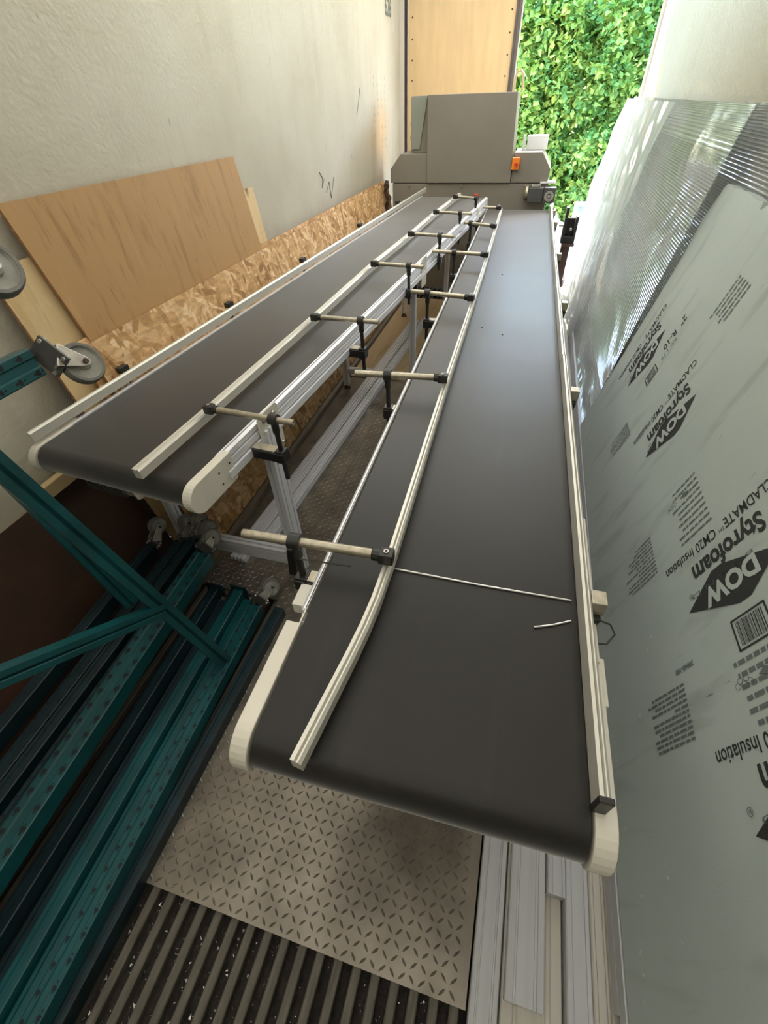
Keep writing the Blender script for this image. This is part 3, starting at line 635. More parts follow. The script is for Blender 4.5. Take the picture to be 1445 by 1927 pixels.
for yy in (0.9, 4.3):
    for xx in (-0.25, 0.25):
        p = TR((xx, yy, 0)); leg_post(None, cr, p.x, p.y, 0.82, zbot=0.047 if xx < 0 else 0.087, w=0.04, d=0.04, nd=1)
    a, b = TR((-0.23, yy, 0)), TR((0.23, yy, 0)); xbeam(cr, a.x, b.x, a.y, 0.40, h=0.04)
# thin wires lying on the belt
for (x0, y0), (x1, y1), lab in (((-0.127, 0.415), (0.272, 0.414), 'long thin steel wire lying across the right belt'), ((0.194, 0.327), (0.269, 0.36), 'short stub of wire on the right belt beside the rail')):
    m = MB(); m.tube([TR((x0, y0, 0.0035)), TR(((x0 + x1) / 2, (y0 + y1) / 2 - 0.002, 0.0028)), TR((x1, y1, 0.0035))], 0.002, 6)
    tag(m.build('wire', M['steel'], base=TR(((x0 + x1) / 2, y0, 0.0))), lab, 'wire')
# crumbs on the belt
for i, (x, y, s_) in enumerate(((-0.064, 1.964, 0.006), (0.036, 1.895, 0.005), (-0.022, 2.852, 0.006))):
    m = MB(); m.lathe(TR((x, y, 0.0)), (0.2, 0.1, 1), [(0.0001, s_ * 0.6), (s_ * 0.7, s_ * 0.35), (s_, 0.0), (0.0001, 0.0)], 7)
    tag(m.build('crumb', M['hole'], base=TR((x, y, 0.0))), ['black crumb on the right belt, nearest the guide rail', 'small black crumb on the right belt below the grey patch', 'dark speck far along the right belt'][i], 'crumb', 'crumbs on the right belt')

# ---------------------------------------------------------------- machine at the far end
mc = thing('packing_machine', 'large grey sheet metal machine with a tall hood across the end of both conveyors', 'machine', (-0.65, 5.6, 0.0))
YM = 5.42
m = MB(); m.box((-1.43, YM, 0.12), (0.10, YM + 0.55, 1.085)); m.build('lower_cabinet', M['grey_m'], mc, bevel=0.004)
m = MB()
for xx in (-1.38, 0.03):
    for yy in (YM + 0.04, YM + 0.48): m.box((xx - 0.03, yy - 0.03, 0.0), (xx + 0.03, yy + 0.03, 0.12))
m.build('foot', M['grey_d'], mc)
m = MB(); m.prism([(-1.45, 1.09), (-1.075, 1.09), (-1.07, 1.318), (-1.345, 1.318), (-1.45, 1.20)], YM - 0.004, YM + 0.5); m.build('side_hood', M['grey_m'], mc, bevel=0.003)
m = MB(); m.prism([(-0.255, 1.09), (0.085, 1.09), (0.095, 1.19), (0.0, 1.318), (-0.25, 1.318)], YM - 0.004, YM + 0.5); m.build('side_hood', M['grey_m'], mc, bevel=0.003)
m = MB(); m.prism([(-1.072, 1.09), (-0.258, 1.09), (-0.290, 1.73), (-1.085, 1.735)], YM - 0.02, YM + 0.42); hd = m.build('tall_hood', M['grey_m'], mc, bevel=0.004)
m = MB(); m.box((-1.248, YM + 0.06, 1.32), (-1.086, YM + 0.4, 1.73)); m.build('side_panel', M['grey_m'], mc, bevel=0.003)
m = MB(); m.prism([(-1.252, 1.35), (-1.165, 1.35), (-1.10, 1.72), (-1.252, 1.725)], YM + 0.045, YM + 0.058); m.build('glass_panel', M['panel'], mc, bevel=0.002)
m = MB(); m.box((-1.262, YM + 0.07, 1.42), (-1.25, YM + 0.09, 1.45)); m.box((-1.262, YM + 0.07, 1.52), (-1.25, YM + 0.09, 1.55)); m.build('hinge', M['grey_d'], mc)
sw = MB(); sw.box((-0.262, YM - 0.06, 1.195), (-0.195, YM - 0.004, 1.285)); so = sw.build('switch_box', M['orange'], mc, bevel=0.004)
m = MB(); m.lathe((-0.222, YM - 0.06, 1.235), (0, -1, 0), [(0.0001, 0.022), (0.014, 0.022), (0.017, 0.014), (0.012, 0.010), (0.012, 0.0), (0.0001, 0.0)], 18); m.build('stop_button', M['red'], so, smooth=True)
m = MB()
for xx in (-1.25, -0.72, -0.11): m.tube([(xx, YM - 0.004, 1.075), (xx - 0.003, YM - 0.03, 1.06)], 0.006, 8)
m.build('bolt', M['steel'], mc)
m = MB(); m.box((-1.06, YM - 0.0215, 1.0895), (-1.058, YM + 0.0, 1.09)); m.tube([(-0.34, YM + 0.22, 1.73), (-0.345, YM + 0.22, 1.80), (-0.33, YM + 0.22, 1.86), (-0.30, YM + 0.22, 1.87), (-0.275, YM + 0.22, 1.84), (-0.265, YM + 0.22, 1.73)], 0.011, 10); m.build('hose_loop', M['hose'], mc, smooth=True)
# gear motor and fan at right
m = MB(); m.lathe((-0.03, YM - 0.07, 1.01), (-1, 0, 0), [(0.0001, 0.085), (0.03, 0.085), (0.05, 0.07), (0.055, 0.04), (0.055, 0.0), (0.0001, 0.0)], 22); m.box((-0.075, YM - 0.125, 0.955), (0.06, YM - 0.0, 1.065)); gm = m.build('gear_motor', M['grey_d'], mc, bevel=0.003, smooth=True)
m = MB(); m.lathe((-0.078, YM - 0.07, 1.02), (-1, 0, 0), [(0.0001, 0.05), (0.03, 0.045), (0.058, 0.02), (0.06, 0.0), (0.0001, 0.0)], 20); m.build('motor_cap', M['rod'], gm, smooth=True)
m = MB(); m.box((0.065, YM - 0.11, 0.945), (0.175, YM - 0.01, 1.065)); m.build('fan_box', M['grey_d'], gm, bevel=0.004)
m = MB(); m.lathe((0.12, YM - 0.11, 1.0), (0, -1, 0), [(0.022, 0.006), (0.042, 0.006), (0.042, 0.0), (0.022, 0.0)], 24); m.lathe((0.12, YM - 0.11, 1.0), (0, -1, 0), [(0.0001, 0.008), (0.014, 0.008), (0.014, 0.0), (0.0001, 0.0)], 16); m.build('fan_guard', M['steel'], gm, smooth=True)
m = MB(); m.box((-0.05, YM - 0.1, 1.067), (0.03, YM - 0.03, 1.085)); m.build('terminal_box', M['steel'], gm, bevel=0.003)
m = MB(); m.box((0.02, YM - 0.02, 1.085), (0.16, YM + 0.1, 1.10)); m.build('edge_rail', M['frame_w'], mc, bevel=0.003); m = MB(); m.box((-0.16, YM + 0.25, 1.318), (0.03, YM + 0.45, 1.42)); m.build('feeder_frame', M['frame_w'], mc, bevel=0.003); m = MB(); m.box((-0.20, YM + 0.25, 1.318), (-0.175, YM + 0.28, 1.43)); m.build('feeder_post', M['frame_w'], mc, bevel=0.003)
# fittings left of the machine
m = MB(); m.tube([(-1.47, YM - 0.1, 0.80), (-1.47, YM - 0.1, 0.90), (-1.455, YM - 0.1, 0.96), (-1.48, YM - 0.1, 1.03), (-1.46, YM - 0.1, 1.12)], 0.018, 10)
m.lathe((-1.46, YM - 0.13, 1.08), (0, -1, 0), [(0.0001, 0.02), (0.025, 0.02), (0.03, 0.0), (0.0001, 0.0)], 14); m.lathe((-1.44, YM - 0.13, 0.98), (0, -1, 0), [(0.015, 0.012), (0.03, 0.012), (0.03, 0.0), (0.015, 0.0)], 14)
m.box((-1.49, YM - 0.12, 0.78), (-1.41, YM, 0.83)); m.build('valve', M['rust'], mc, smooth=True)
# small red topped post standing between conveyors
ps = thing('sensor_post', 'upright post with a small red and clear sensor head between the two conveyor ends', 'post', (-0.55, 5.2, 0.012))
m = MB(); m.box((-0.56, 5.19, 0.012), (-0.535, 5.215, 0.95)); m.box((-0.59, 5.16, 0.012), (-0.50, 5.25, 0.02)); m.build('post', M['alu'], ps)
m = MB(); m.box((-0.57, 5.185, 0.95), (-0.53, 5.215, 1.03)); m.build('sensor_head', M['red'], ps, bevel=0.003)
m = MB(); m.box((-0.52, 5.18, 0.93), (-0.49, 5.20, 0.945)); m.box((-0.60, 5.18, 0.94), (-0.575, 5.2, 0.955)); m.build('bracket', M['steel'], ps)

# ---------------------------------------------------------------- teal rack frames with casters
def caster(parent, c, axis, plate_c, plate_n, r=0.05, mat='tire', plate=0.05, w=0.028):
    c = V(c); ax = V(axis).normalized(); pc = V(plate_c); pn = V(plate_n).normalized()
    m = MB(); m.lathe(c, ax, [(r * 0.80, -w / 2), (r * 0.93, -w / 2), (r, -w / 4), (r, w / 4), (r * 0.93, w / 2), (r * 0.80, w / 2)], 32)
    cs = m.build('caster', M[mat], parent, smooth=True)
    m = MB(); m.lathe(c, ax, [(0.0001, -w * .42), (r * 0.3, -w * .42), (r * 0.36, -w * .2), (r * 0.74, -w * .2), (r * 0.80, -w * .45), (r * 0.805, w * .45), (r * 0.74, w * .2), (r * 0.36, w * .2), (r * 0.3, w * .42), (0.0001, w * .42)], 32)
    m.build('hub', M['hub'], cs, smooth=True)
    m = MB(); d = (pc - c); L = d.length; dn = d.normalized(); sd = ax.cross(dn).normalized()
    for s_ in (-1, 1):
        o = ax * s_ * (w / 2 + 0.004); t = ax * s_ * 0.003
        q = [c - dn * r * .25 + sd * r * .1, c - dn * r * .25 - sd * r * .1, c - sd * r * .25, c + d * 0.85 - sd * r * .55, c + d * 0.85 + sd * r * .55, c + sd * r * .25]
        vs = [p + o for p in q] + [p + o + t for p in q]
        m.add(vs, [(0, 1, 2, 3, 4, 5), (11, 10, 9, 8, 7, 6)] + [(i, (i + 1) % 6, (i + 1) % 6 + 6, i + 6) for i in range(6)])
    m.beam(c + d * 0.85 - ax * (w / 2 + 0.006), c + d * 0.85 + ax * (w / 2 + 0.006), r * 1.1, 0.004, up=dn)
    m.build('fork', M['steel'], cs, bevel=0.001)
    m = MB(); m.cyl(c - ax * (w / 2 + 0.012), c + ax * (w / 2 + 0.012), r * .13, 8); m.build('axle_bolt', M['rust'], cs)
    m = MB(); m.lathe(pc - pn * 0.012, pn, [(0.0001, 0.0), (r * .5, 0.0), (r * .5, 0.010), (0.0001, 0.010)], 20); u = pn.orthogonal().normalized(); v = pn.cross(u)
    m.beam(pc, pc + pn * 0.006, plate * 2, plate * 1.6, up=u); pl_ = m.build('caster_plate', M['grey_d'], cs, bevel=0.001)
    m = MB()
    for a, b in ((1, 1), (1, -1), (-1, 1), (-1, -1)): m.cyl(pc + u * a * plate * .6 + v * b * plate * .75 - pn * .008, pc + u * a * plate * .6 + v * b * plate * .75 + pn * .012, 0.005, 8)
    m.build('bolt', M['steel'], pl_)
    return cs
def column(parent, a, b, w, h, face=(0, 0, 1), holes=True, mat='teal', name='column', pitch=0.05):
    """perforated C-shaped rack column from a to b; w across, h deep; face = perforated side"""
    a = V(a); b = V(b); d = (b - a).normalized(); u = V(face); u = (u - u.dot(d) * d).normalized(); r = d.cross(u)
    P = lambda x, y, z: a + r * x + d * y + u * z
    L = (b - a).length; m = MB(); t = 0.004
    prof = [(-w / 2, -h), (-w / 2 + t, -h), (-w / 2 + t, -t), (-w * .18, -t), (-w * .12, -t * 2.2), (w * .12, -t * 2.2), (w * .18, -t), (w / 2 - t, -t), (w / 2 - t, -h), (w / 2, -h), (w / 2, -0.002), (w / 2 - 0.003, 0), (w * .2, 0), (w * .14, -t), (-w * .14, -t), (-w * .2, 0), (-w / 2 + 0.003, 0), (-w / 2, -0.002)]
    k = len(prof); vs = [P(x, 0, z) for x, z in prof] + [P(x, L, z) for x, z in prof]
    m.add(vs, [tuple(range(k)), tuple(range(2 * k - 1, k - 1, -1))] + [(i, (i + 1) % k, (i + 1) % k + k, i + k) for i in range(k)])
    m.m = 1; n_ = int(L / pitch)
    if holes:
        for i in range(n_):
            y0 = L - (i + 0.6) * pitch
            for s_ in (-1, 1):
                cx_ = s_ * w * 0.33; q = [(0, 0.009), (0.006, 0.007), (0.007, 0.0), (0.003, -0.006), (0.002, -0.013), (-0.002, -0.013), (-0.003, -0.006), (-0.007, 0), (-0.006, 0.007)]
                sc = w / 0.075
                m.add([P(cx_ + x * sc * (1.15), y0 + y * sc + (0.012 if s_ > 0 else -0.004), 0.0006) for x, y in q], [tuple(range(9))])
            m.add([P(x, y0 + pitch / 2 + y, 0.0006) for x, y in [(w * .33 + math.cos(2 * PI * j / 8) * 0.0028, math.sin(2 * PI * j / 8) * 0.0028) for j in range(8)]], [tuple(range(8))])
    return m.build(name, [M[mat], M['hole']], parent)

# frame A: leans with one column on the floor and the other high against the wall
fa = thing('pallet_rack', 'teal pallet rack end frame with two braces, leaning across the lower left corner', 'rack frame', (-0.9, 0.3, 0.06))
colA = column(fa, (-0.833, -1.0, 0.125), (-0.893, 0.93, 0.125), 0.052, 0.055)
colB = column(fa, (-1.05, -0.9, 1.30), (-1.05, 0.735, 1.30), 0.062, 0.05, face=(0.95, 0, 0.2))
caster(colB, (-1.02, 0.815, 1.262), (0.87, -0.15, 0.47), (-1.045, 0.765, 1.30), (0.25, -0.95, 0.2), 0.05, plate=0.038)
caster(colA, (-0.872, 1.035, 0.125), (0.75, -0.35, 0.5), (-0.892, 0.965, 0.12), (0, -1, 0), 0.043, 'tire', 0.04)
def brace(parent, a, b, w=0.045, t=0.035, up=(1, 0, 0.2), name='brace'):
    a = V(a); b = V(b); d = (b - a).normalized(); u = V(up); u = (u - u.dot(d) * d).normalized(); r = d.cross(u); L = (b - a).length
    P = lambda x, y, z: a + r * x + d * y + u * z; m = MB(); s_ = 0.003
    prof = [(-w / 2, -t), (-w / 2 + s_, -t), (-w / 2 + s_, -s_), (w / 2 - s_, -s_), (w / 2 - s_, -t), (w / 2, -t), (w / 2, 0), (w * .12, 0), (w * .08, -0.003), (-w * .08, -0.003), (-w * .12, 0), (-w / 2, 0)]
    k = len(prof); vs = [P(x, 0, z) for x, z in prof] + [P(x, L, z) for x, z in prof]
    m.add(vs, [tuple(range(k)), tuple(range(2 * k - 1, k - 1, -1))] + [(i, (i + 1) % k, (i + 1) % k + k, i + k) for i in range(k)])
    o = m.build(name, M['teal'], parent)
    return o
brace(fa, (-0.872, 0.655, 0.13), (-1.05, 0.50, 1.29), w=0.05, up=(1, -0.3, 0.25))
brace(fa, (-0.934, 0.60, 0.536), (-1.005, -0.12, 1.03), w=0.042, up=(1, -0.2, 0.2))
# frame B, behind
fb = thing('pallet_rack', 'second teal rack end frame behind the first, its dark brace slanting to the left wall', 'rack frame', (-1.1, 0.3, 0.2))
colC = column(fb, (-1.035, -1.0, 0.30), (-1.152, 1.02, 0.30), 0.078, 0.06)
caster(colC, (-1.150, 1.10, 0.315), (0.80, -0.35, 0.45), (-1.153, 1.05, 0.30), (0, -1, 0), 0.040, 'tire', 0.042)
colD = column(fb, (-1.11, -0.9, 1.50), (-1.10, 0.62, 1.50), 0.062, 0.05, face=(0.95, 0, 0.2))
caster(colD, (-1.075, 0.765, 1.485), (0.87, -0.15, 0.47), (-1.10, 0.66, 1.50), (0.1, -1, 0.0), 0.058, 'tire', 0.036, 0.032)
brace(fb, (-1.25, 0.70, 0.32), (-1.50, 0.70, 1.30), w=0.045, up=(1, -0.3, 0.2))
# more frames lying flat: columns side by side
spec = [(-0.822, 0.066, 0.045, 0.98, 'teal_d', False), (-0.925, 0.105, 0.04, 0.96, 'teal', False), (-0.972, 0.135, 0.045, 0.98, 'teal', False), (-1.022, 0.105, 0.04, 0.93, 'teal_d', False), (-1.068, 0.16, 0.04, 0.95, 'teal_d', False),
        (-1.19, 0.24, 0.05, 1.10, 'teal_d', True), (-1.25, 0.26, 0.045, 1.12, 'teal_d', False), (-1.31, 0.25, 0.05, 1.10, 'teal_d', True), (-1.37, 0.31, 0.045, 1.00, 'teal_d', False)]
labs = ['teal rack upright lying on the floor, nearest the bare tread plate', 'blue teal rack upright lying beside the slim perforated column', 'raised blue teal rack upright in the lying pile, second from the slim column',
        'teal rack upright lying in the pile, third from the slim column', 'dark teal rack upright just right of the wide perforated column', 'perforated dark rack upright left of the wide perforated column, with a caster',
        'plain dark rack upright in the shadowed left part of the pile', 'perforated dark rack upright near the brown sheet', 'leftmost dark rack upright of the pile, against the brown sheet']
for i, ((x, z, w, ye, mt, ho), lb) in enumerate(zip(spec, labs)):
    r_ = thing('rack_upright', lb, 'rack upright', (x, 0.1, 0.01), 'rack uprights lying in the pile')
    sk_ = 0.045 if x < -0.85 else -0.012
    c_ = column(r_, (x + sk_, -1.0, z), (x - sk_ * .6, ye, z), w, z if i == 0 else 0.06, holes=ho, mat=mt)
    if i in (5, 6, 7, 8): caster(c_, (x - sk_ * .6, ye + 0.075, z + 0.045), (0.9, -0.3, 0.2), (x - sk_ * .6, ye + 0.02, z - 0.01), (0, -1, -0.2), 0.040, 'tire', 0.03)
    elif i in (2, 4): 
        m = MB(); m.box((x - sk_ * .6 - 0.04, ye, z - 0.06), (x - sk_ * .6 + 0.04, ye + 0.006, z + 0.02)); m.build('base_plate', M['teal_d'], c_)

# ---------------------------------------------------------------- siding strips on the floor at right
sid = [(0.166, 0.238, -0.6, 0.0, 0.020, 'vinyl', 'grey white siding strip on the floor touching the tread plate'),
       (0.250, 0.348, 0.045, 0.0145, 0.034, 'vinyl', 'broad white siding strip ending beyond the near floor edge, second from the tread plate'),
       (0.244, 0.395, -0.6, -0.002, 0.014, 'vinyl_y', 'low cream siding strip beneath the broad white one'),
       (0.350, 0.398, 0.285, 0.0145, 0.060, 'vinyl', 'short ended white siding strip stopping under the conveyor nose'),
       (0.400, 0.462, -0.6, 0.0, 0.048, 'vinyl', 'ridged white siding strip right of the dark gap'),
       (0.462, 0.500, -0.6, 0.0, 0.060, 'vinyl_y', 'narrow cream siding strip beside the ridged white one'),
       (0.500, 0.600, 0.09, 0.075, 0.120, 'vinyl', 'tall white siding strip along the foot of the foam board'),
       (0.50, 0.62, -0.6, 0.0, 0.072, 'vinyl_y', 'cream siding base strip under the foam board')]
for x0, x1, y0, z0, z1, mt, lb in sid:
    m = MB(); w = x1 - x0
    poly = [(x0, z0), (x1, z0), (x1, z1 - 0.002), (x1 - 0.002, z1), (x0 + w * .82, z1), (x0 + w * .80, z1 - 0.004), (x0 + w * .74, z1 - 0.004), (x0 + w * .72, z1), (x0 + w * .28, z1), (x0 + w * .26, z1 - 0.003), (x0 + w * .22, z1 - 0.003), (x0 + w * .2, z1), (x0 + 0.003, z1), (x0, z1 - 0.004)]
    m.prism(poly, y0, 5.9); tag(m.build('siding_strip', M[mt], base=((x0 + x1) / 2, 3, z0)), lb, 'siding strip', 'siding strips stacked along the right side')
m = MB(); m.box((0.62, -0.6, 0.0), (0.78, 5.9, 0.165)); m.box((0.500, 0.0, 0.121), (0.62, 5.9, 0.165)); tag(m.build('foam_base_strip', M['vinyl'], bevel=0.003, base=(0.7, 3, 0)), 'thick white stacked strip the foam board stands on', 'siding strip')

# ---------------------------------------------------------------- foam boards at right
FB = V((0.503, 0, 0.175)); FV = (V((0.779, 0, 1.40)) - FB).normalized(); FY = V((0, 1, 0)); FN = FV.cross(FY)   # faces the camera side
fo = lambda y, v, n=0.0: FB + FY * y + FV * v + FN * n
fbd = thing('foam_board', 'big grey green foam insulation board printed Styrofoam, leaning in front on the right wall', 'foam board', FB + FY * 1.2)
m = MB()
top = [(2.655, 1.0), (2.685, 1.12), (2.655, 1.25), (2.635, 1.268), (2.53, 1.262), (2.48, 1.268), (2.36, 1.270), (2.25, 1.262), (2.185, 1.268), (2.172, 1.245), (2.155, 1.25), (2.13, 1.27), (1.8, 1.268), (-0.45, 1.268)]
outl = [(-0.45, 0.0), (2.65, 0.0)] + top
k = len(outl); vs = [fo(y, v) for y, v in outl] + [fo(y, v, -0.05) for y, v in outl]
m.add(vs, [tuple(range(k)), tuple(range(2 * k - 1, k - 1, -1))] + [(i, (i + 1) % k, (i + 1) % k + k, i + k) for i in range(k)])
m.build('board', M['foam'], fbd)
m = MB(); outl = [(-0.45, 0.02), (2.35, 0.02), (2.35, 1.20), (2.2, 1.24), (1.7, 1.25), (-0.45, 1.25)]
k = len(outl); vs = [fo(y, v, -0.053) for y, v in outl] + [fo(y, v, -0.075) for y, v in outl]
m.add(vs, [tuple(range(k)), tuple(range(2 * k - 1, k - 1, -1))] + [(i, (i + 1) % k, (i + 1) % k + k, i + k) for i in range(k)])
tag(m.build('foam_board', M['foam'], base=FB + FY * 1.0), 'second foam board hidden behind the printed one, only its worn top edge showing', 'foam board')
# prints: text x runs down the board (-v), text y runs toward the camera (-y)
ink = MB(); ink2 = MB(); bare = MB()
def ft(mb, body, size, y, v, width, bold=0.0, n=0.0012, spacing=1.0): put_text(mb, body, size, lambda p: fo(y - p.y, v - p.x, n), width, bold, spacing)
def dow(y, v, L=0.30, H=0.115, mb=None, n=0.0012):
    q = [(-L / 2, 0), (-L * .16, -H * .5), (L * .20, -H * .5), (L / 2, 0), (L * .16, H * .5), (-L * .20, H * .5)]
    q = [(-L / 2, -0.0), (L * .02, -H / 2), (L * .14, -H / 2), (L / 2, 0), (-L * .02, H / 2), (-L * .14, H / 2)]
    mb.add([fo(y - b, v - a, n) for a, b in q], [tuple(range(6))])
    ft(bare, 'DOW', 0.078, y + 0.028, v + 0.092, 0.18, 0.0035, n + 0.0008)
for (yd, ys, yc, v0, fade) in ((0.912, 1.04, 1.105, 0.775, 0), (0.375, 0.49, 0.545, 0.795, 0), (1.69, 1.80, 1.87, 0.75, 0), (2.31, 2.435, 2.495, 0.74, 0)):
    ink = MB(); ink2 = MB(); bare = MB(); mb = ink
    big = yd < 1.0
    dow(yd, 0.605 + (0.04 if yd < 0.5 else 0.02 if big else 0), 0.30 if not big else 0.31, 0.14 if big else 0.13, mb)
    ft(mb, 'Styrofoam', 0.088, ys, v0 if big else 0.745, 0.255, 0.0028)
    ft(mb, 'CLADMATE', 0.05, yc, v0 + 0.06 if big else 0.81, 0.165 , 0.0006)
    ft(mb, 'TM', 0.016, yc - 0.02, (v0 + 0.06 if big else 0.81) - 0.168, 0.02)
    ft(mb, 'CM20 Insulation', 0.05, yc, (v0 + 0.06 if big else 0.81) - 0.20, 0.215 if big else 0.20, 0.0006)
    ft(ink2, 'B R A N D', 0.022, ys - 0.085, v0 - 0.06, 0.22, 0.0)
    ft(ink2, '®', 0.025, yd - 0.02 + 0.07, 0.50, 0.016)
    lp_ = ink.build('logo_print', M['ink'], fbd); bare.build('logo_letters', M['foamcol'], lp_); ink2.build('brand_line', M['ink2'], lp_)
ink = MB(); ink2 = MB()
def rows(mb, y0, y1, va, vb, n, sz=0.012, words=True):
    for i in range(n):
        y = y0 + (y1 - y0) * i / max(n - 1, 1); ln = random.uniform(0.75, 1.0) if random.random() < 0.75 else random.uniform(0.25, 0.6)
        v = va
        end = va - (va - vb) * ln
        while v > end:
            w = random.uniform(0.008, 0.03); w = min(w, v - end + 0.004)
            mb.add([fo(y, v, 0.0012), fo(y, v - w, 0.0012), fo(y + sz * .55, v - w, 0.0012), fo(y + sz * .55, v, 0.0012)], [(0, 1, 2, 3)]); v -= w + 0.004
for blk in ((1.13, 1.29, 0.385, 0.215, 11, 0.012), (0.59, 0.73, 0.39, 0.235, 11, 0.012), (1.95, 2.05, 0.40, 0.24, 8, 0.012), (1.14, 1.36, 0.64, 0.50, 10, 0.014), (1.86, 1.97, 1.08, 0.92, 5, 0.02), (0.56, 0.70, 0.68, 0.56, 6, 0.02)):
    mb = MB(); rows(mb, *blk); mb.build('fine_print', M['ink2'], fbd)
for (y, v, s_) in ((0.77, 0.64, 1.0), (2.14, 0.605, 0.8)):     # bar code panels
    ink = MB()
    a, b = 0.105 * s_, 0.085 * s_
    for (p, q, r, t) in ((-a / 2, -b / 2, a / 2, -b / 2 + .005), (-a / 2, b / 2 - .005, a / 2, b / 2), (-a / 2, -b / 2, -a / 2 + .005, b / 2), (a / 2 - .005, -b / 2, a / 2, b / 2)):
        ink.add([fo(y + q, v + p, .0012), fo(y + q, v + r, .0012), fo(y + t, v + r, .0012), fo(y + t, v + p, .0012)], [(0, 1, 2, 3)])
    p = -a / 2 + 0.012
    while p < a / 2 - 0.014:
        w = random.choice((0.001, 0.0015, 0.003)); ink.add([fo(y - b * .38, v + p, .0012), fo(y - b * .38, v + p + w, .0012), fo(y + b * .38, v + p + w, .0012), fo(y + b * .38, v + p, .0012)], [(0, 1, 2, 3)]); p += w + random.choice((0.0012, 0.002, 0.003))
    ink.build('barcode_print', M['ink'], fbd)
mb = MB(); ft(mb, '2"  R-10', 0.06, 2.21, 0.86, 0.15, 0.001); mb.build('thickness_print', M['ink'], fbd); ft(ink2, 'RSI 1.76', 0.03, 2.15, 0.78, 0.10)
ft(ink2, '30040-100', 0.02, 0.78, 0.44, 0.07, 0.0008)
for (y, v) in ((1.32, 0.60), (0.66, 0.66)):                       # small logo and rings
    ink2.add([fo(y, v, .0012), fo(y - .012, v - .02, .0012), fo(y, v - .045, .0012), fo(y + .012, v - .025, .0012)], [(0, 1, 2, 3)])
    for j in range(5):
        c0 = (y + (0.006 if j % 2 else -0.004), v - 0.07 - 0.009 * j)
        for i in range(12):
            a0, a1 = 2 * PI * i / 12, 2 * PI * (i + 1) / 12
            ink2.add([fo(c0[0] + math.cos(a) * r, c0[1] + math.sin(a) * r, .0012) for a, r in ((a0, .008), (a1, .008), (a1, .0066), (a0, .0066))], [(0, 1, 2, 3)])
for i in range(26):      # scratches
    y, v = random.uniform(0.3, 2.5), random.uniform(0.1, 1.1); a = random.uniform(-0.4, 0.4); L = random.uniform(0.008, 0.035)
    ink2.add([fo(y, v, .0012), fo(y + L * math.sin(a), v + L * math.cos(a), .0012), fo(y + L * math.sin(a) + 0.0018, v + L * math.cos(a), .0012)], [(0, 1, 2)])
nk = MB()
for (y, v) in ((0.86, 0.24), (0.90, 0.27), (0.93, 0.30), (0.72, 0.19), (0.63, 0.05), (0.45, 0.06), (0.30, 0.10), (0.33, 0.21), (0.35, 0.215), (0.37, 0.21), (0.22, 0.225), (0.16, 0.075), (0.12, 0.07), (0.20, 0.072), (1.2, 0.004), (0.9, 0.006), (0.5, 0.008)):
    c0 = [(random.uniform(-1, 1) * 0.008, random.uniform(-1, 1) * 0.006) for _ in range(5)]; c0.sort(key=lambda p: math.atan2(p[1], p[0]))
    nk.add([fo(y + a, max(v + b, 0), .001) for a, b in c0], [tuple(range(5))])
tag(ink2.build('scratch_marks', M['ink2'], fbd), kind='stuff'); tag(nk.build('nicks', M['nick'], fbd), kind='stuff')

# ---------------------------------------------------------------- ribbed polycarbonate and film
def ribbed(y0, y1, prof, label, amp=0.0022, ny=14, mat='poly', name='ribbed_sheet', pitch=0.012, wav=0.006, th=0.008):
    pts = [V(p) for p in prof]; L = [0]
    for i in range(len(pts) - 1): L.append(L[-1] + (pts[i + 1] - pts[i]).length)
    def at(s):
        for i in range(len(pts) - 1):
            if s <= L[i + 1] or i == len(pts) - 2:
                t = (s - L[i]) / (L[i + 1] - L[i]); p0 = pts[max(i - 1, 0)]; p1 = pts[i]; p2 = pts[i + 1]; p3 = pts[min(i + 2, len(pts) - 1)]
                return 0.5 * ((2 * p1) + (p2 - p0) * t + (2 * p0 - 5 * p1 + 4 * p2 - p3) * t * t + (3 * p1 - p0 - 3 * p2 + p3) * t ** 3)
    n = int(L[-1] / pitch * 4); m = MB(); vs = []
    for j in range(ny + 1):
        y = y0 + (y1 - y0) * j / ny
        for i in range(n + 1):
            s = L[-1] * i / n; p = at(s); q = at(min(s + 0.01, L[-1])); d = (q - at(max(s - 0.01, 0))).normalized(); nn = V((-d.y, d.x))
            ph = (i % 4); o = amp * (1 if ph in (0, 1) else -1) + wav * math.sin(y * 2.1 + s * 3.0) * math.sin(s / L[-1] * PI) 
            r_ = p + nn * o; vs.append(V((r_.x, y, r_.y)))
    f = [(j * (n + 1) + i, j * (n + 1) + i + 1, (j + 1) * (n + 1) + i + 1, (j + 1) * (n + 1) + i) for j in range(ny) for i in range(n)]
    m.add(vs, f); o = m.build(name, M[mat], base=(prof[0][0], (y0 + y1) / 2, prof[0][1]), smooth=True)
    return tag(o, label, 'plastic sheet')
ribbed(2.665, 6.35, [(0.515, 0.17), (0.56, 0.42), (0.62, 0.75), (0.68, 1.1), (0.745, 1.50), (0.775, 1.66)], 'ribbed clear polycarbonate sheet leaning on the right wall beyond the foam board')
ribbed(1.2, 3.1, [(0.66, 0.17), (0.72, 0.5), (0.78, 1.0), (0.84, 1.4), (0.853, 1.66)], 'second ribbed polycarbonate sheet close to the right wall, above the foam board', wav=0.001)
